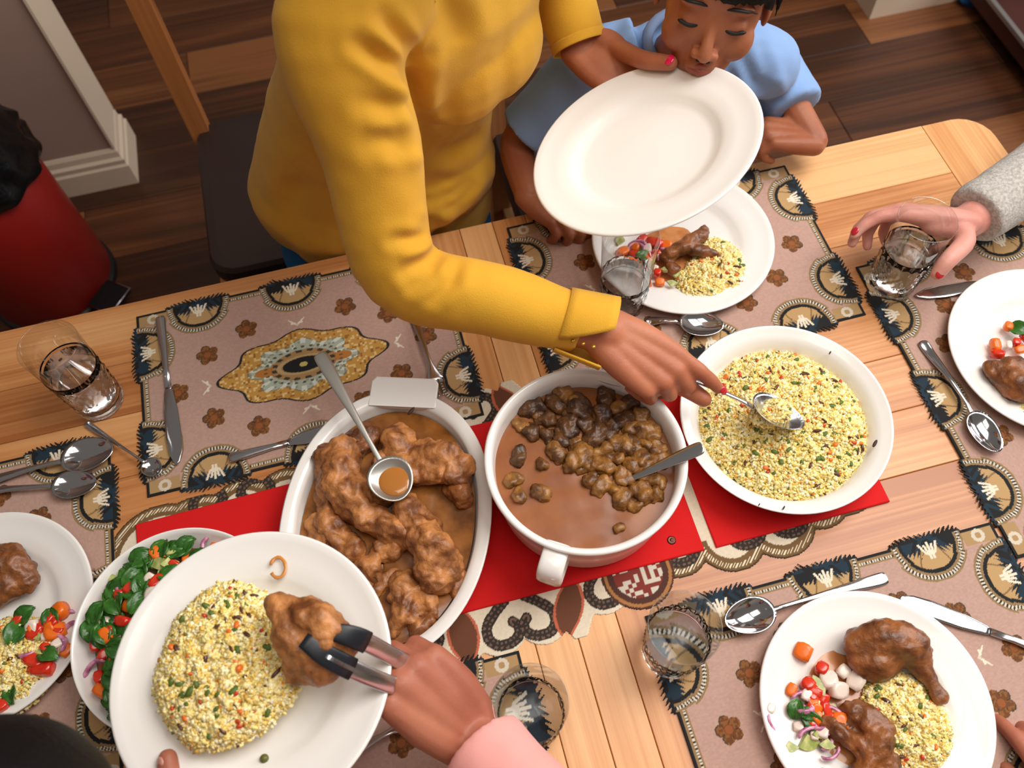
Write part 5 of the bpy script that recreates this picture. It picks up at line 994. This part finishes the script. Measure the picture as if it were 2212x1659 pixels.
chair(.245,.665,.90,1.30, 'wooden dining chair with a dark seat under the child in blue', .46)

for (cx, cy), rz, lab in (((-.53,-.40), math.pi, 'wooden dining chair under the black-haired person at the near left'), ((-.02,-.46), math.pi, 'wooden dining chair under the person in pink'), ((.48,-.54), math.pi, 'wooden dining chair under the person at the near right'), ((1.38,.62), -math.pi/2, 'wooden dining chair under the person in grey at the right end'), ((-1.22,.42), math.pi/2, 'wooden dining chair at the left end of the table')):
    t = chair(cx-.21, cx+.21, cy-.2, cy+.2, lab); t.rotation_euler = (0,0,rz)

# ---------------------------------------------------------------- pedal bin
bn = empty('pedal_bin', (-.845,1.53,0), 'dark red cylindrical pedal bin with a black bag, left of the table', 'bin'); RB = mat('dark_red_enamel', (140,26,20), .42, coat=.15, metal=.0, coatr=.3)
o = MB().lathe([(0,.02),(.142,.02),(.146,.026),(.146,.42),(.143,.424),(.139,.42),(.139,.03),(0,.03)], 72).build('bin_body', RB); o.parent = bn
o = MB().lathe([(0,0),(.150,0),(.153,.004),(.153,.016),(.149,.022),(0,.022)], 64).build('base_ring', mat('black_plastic', (18,18,20), .4)); o.parent = bn
an = math.radians(-38); dx, dy = math.cos(an), math.sin(an); R3 = np.array([[dx,-dy,0],[dy,dx,0],[0,0,1]])
pd = MB().box((dx*.185,dy*.185,.040), (.034,.038,.006), R3).build('pedal', bpy.data.materials['black_plastic'], smooth=False); pd.parent = bn
pt = MB().tube([np.array((dx*.154-dy*.04,dy*.154+dx*.04,.046)),np.array((dx*.22-dy*.04,dy*.22+dx*.04,.046)),np.array((dx*.22+dy*.04,dy*.22-dx*.04,.046)),np.array((dx*.154+dy*.04,dy*.154-dx*.04,.046))], .0022, n=8).build('pedal_trim', STEEL); adopt(pt, pd)
pt.matrix_parent_inverse = Matrix(); 
bg_ = MB().lathe([(.139,.39),(.148,.415),(.158,.40),(.163,.405),(.160,.43),(.150,.452),(.152,.475),(.135,.50),(.138,.52),(.118,.545),(.10,.54),(.07,.50),(.03,.48),(0,.475)], 90, fmod=lambda r,z,a,j: r*(1+(.10 if z > .43 else .045)*noise.noise(Vector((math.cos(a)*5,math.sin(a)*5,z*38)))+.03*math.sin(a*13+z*60)) if r > .01 else r)
bo_ = bg_.build('bin_bag', mat('black_polythene', (14,15,16), .28, coat=.2, bump=.8, bscale=60)); bo_.parent = bn; bo_['label'] = 'crumpled black plastic bin bag'

# ---------------------------------------------------------------- low dark cabinet, back right
cb = empty('low_cabinet', (2.2,1.6,0), 'low dark red-brown cabinet with a metal edge strip at the top right corner', 'cabinet'); CM = mat('mahogany_veneer', (70,30,22), .5, noise_scale=6, rgb2=(58,26,20))
adopt(MB().bbox((1.80,.9,.03),(2.6,2.4,.052), .002).build('under_shade', mat('shadow_black', (14,12,12), .7), smooth=False), cb)  # black slab painted as the shadow in the gap under the cabinet
adopt(MB().bbox((1.775,.88,.052),(2.62,2.42,.11), .003).build('cabinet_body', CM, smooth=False), cb)
adopt(MB().bbox((1.768,.88,.100),(1.782,2.42,.1125), .001).build('edge_strip', mat('dull_metal', (150,144,140), .4, metal=.6), smooth=False), cb)
# blue cloth lying by the wall
me = voxelise(MB().ell((1.83,1.83,.03),(.05,.04,.03)).ell((1.87,1.87,.04),(.05,.05,.035)), 'blue_cloth', .005, 3, disp=lump(4,.012,25)); tag(link('blue_cloth', me, mat('blue_cloth', (20,90,150), .85)), 'crumpled blue cloth on the floor beside the pale wall, top right', 'cloth')

# crumbs and stains on the crockery
CRM = mat('dark_crumb', (60,34,18), .6); CRG = mat('green_pea', (96,96,40), .4)
for wx,wy,z,r,m_,nm,lab in [(-0.0274,0.5128,.808,.0045,CRM,'onion_strand','dark fried onion strand on the white tab of the oval dish'),(0.5078,0.3225,.803,.004,CRM,'onion_strand','brown fried onion strand on the right rim of the couscous dish'),(0.3695,0.2744,.804,.002,CRM,'crumb','dark crumb on the near rim of the couscous dish'),(0.3439,0.2859,.803,.0014,CRM,'crumb','tiny crumb on the near rim of the couscous dish, left of the other'),(0.5090,0.4544,.803,.002,CRM,'crumb','dark crumb on the far rim of the couscous dish')]:
    p = (wx,wy,z); o = MB().ell(p, (r*1.5,r*.5,r*.4), rotz(.7)).build(nm, m_); tag(o, lab, 'crumb')
def on_plate(q0):
    c = np.array(V3(-0.2244,0.22,0.9118)); o_ = np.array((0,0,1.78)); q = q0-o_; return o_+q*(((c-o_)@FN)/(q@FN))
p = on_plate(V3(-0.2782,0.1731,0.7048))+FN*.0085; tag(MB().ell(p, (.0042,.0042,.0038)).build('pea', CRG), 'single green pea at the near side of the held plate', 'pea')
st_ = MB(); c0 = on_plate(V3(-0.2096,0.3494,0.8059))+FN*.0205
st_.tube([c0+frame(FN,(0,1,0))@np.array((.0075*math.cos(a),.0105*math.sin(a),.0)) for a in np.linspace(.4,5.9,18)], [.0012+.0008*abs(math.sin(i)) for i in range(18)], n=8, flat=.4, up=FN)
tag(st_.build('sauce_smear', mat('orange_sauce', (206,134,62), .3, coat=.3)), 'small ring-shaped smear of orange sauce on the far rim of the held plate', 'sauce')
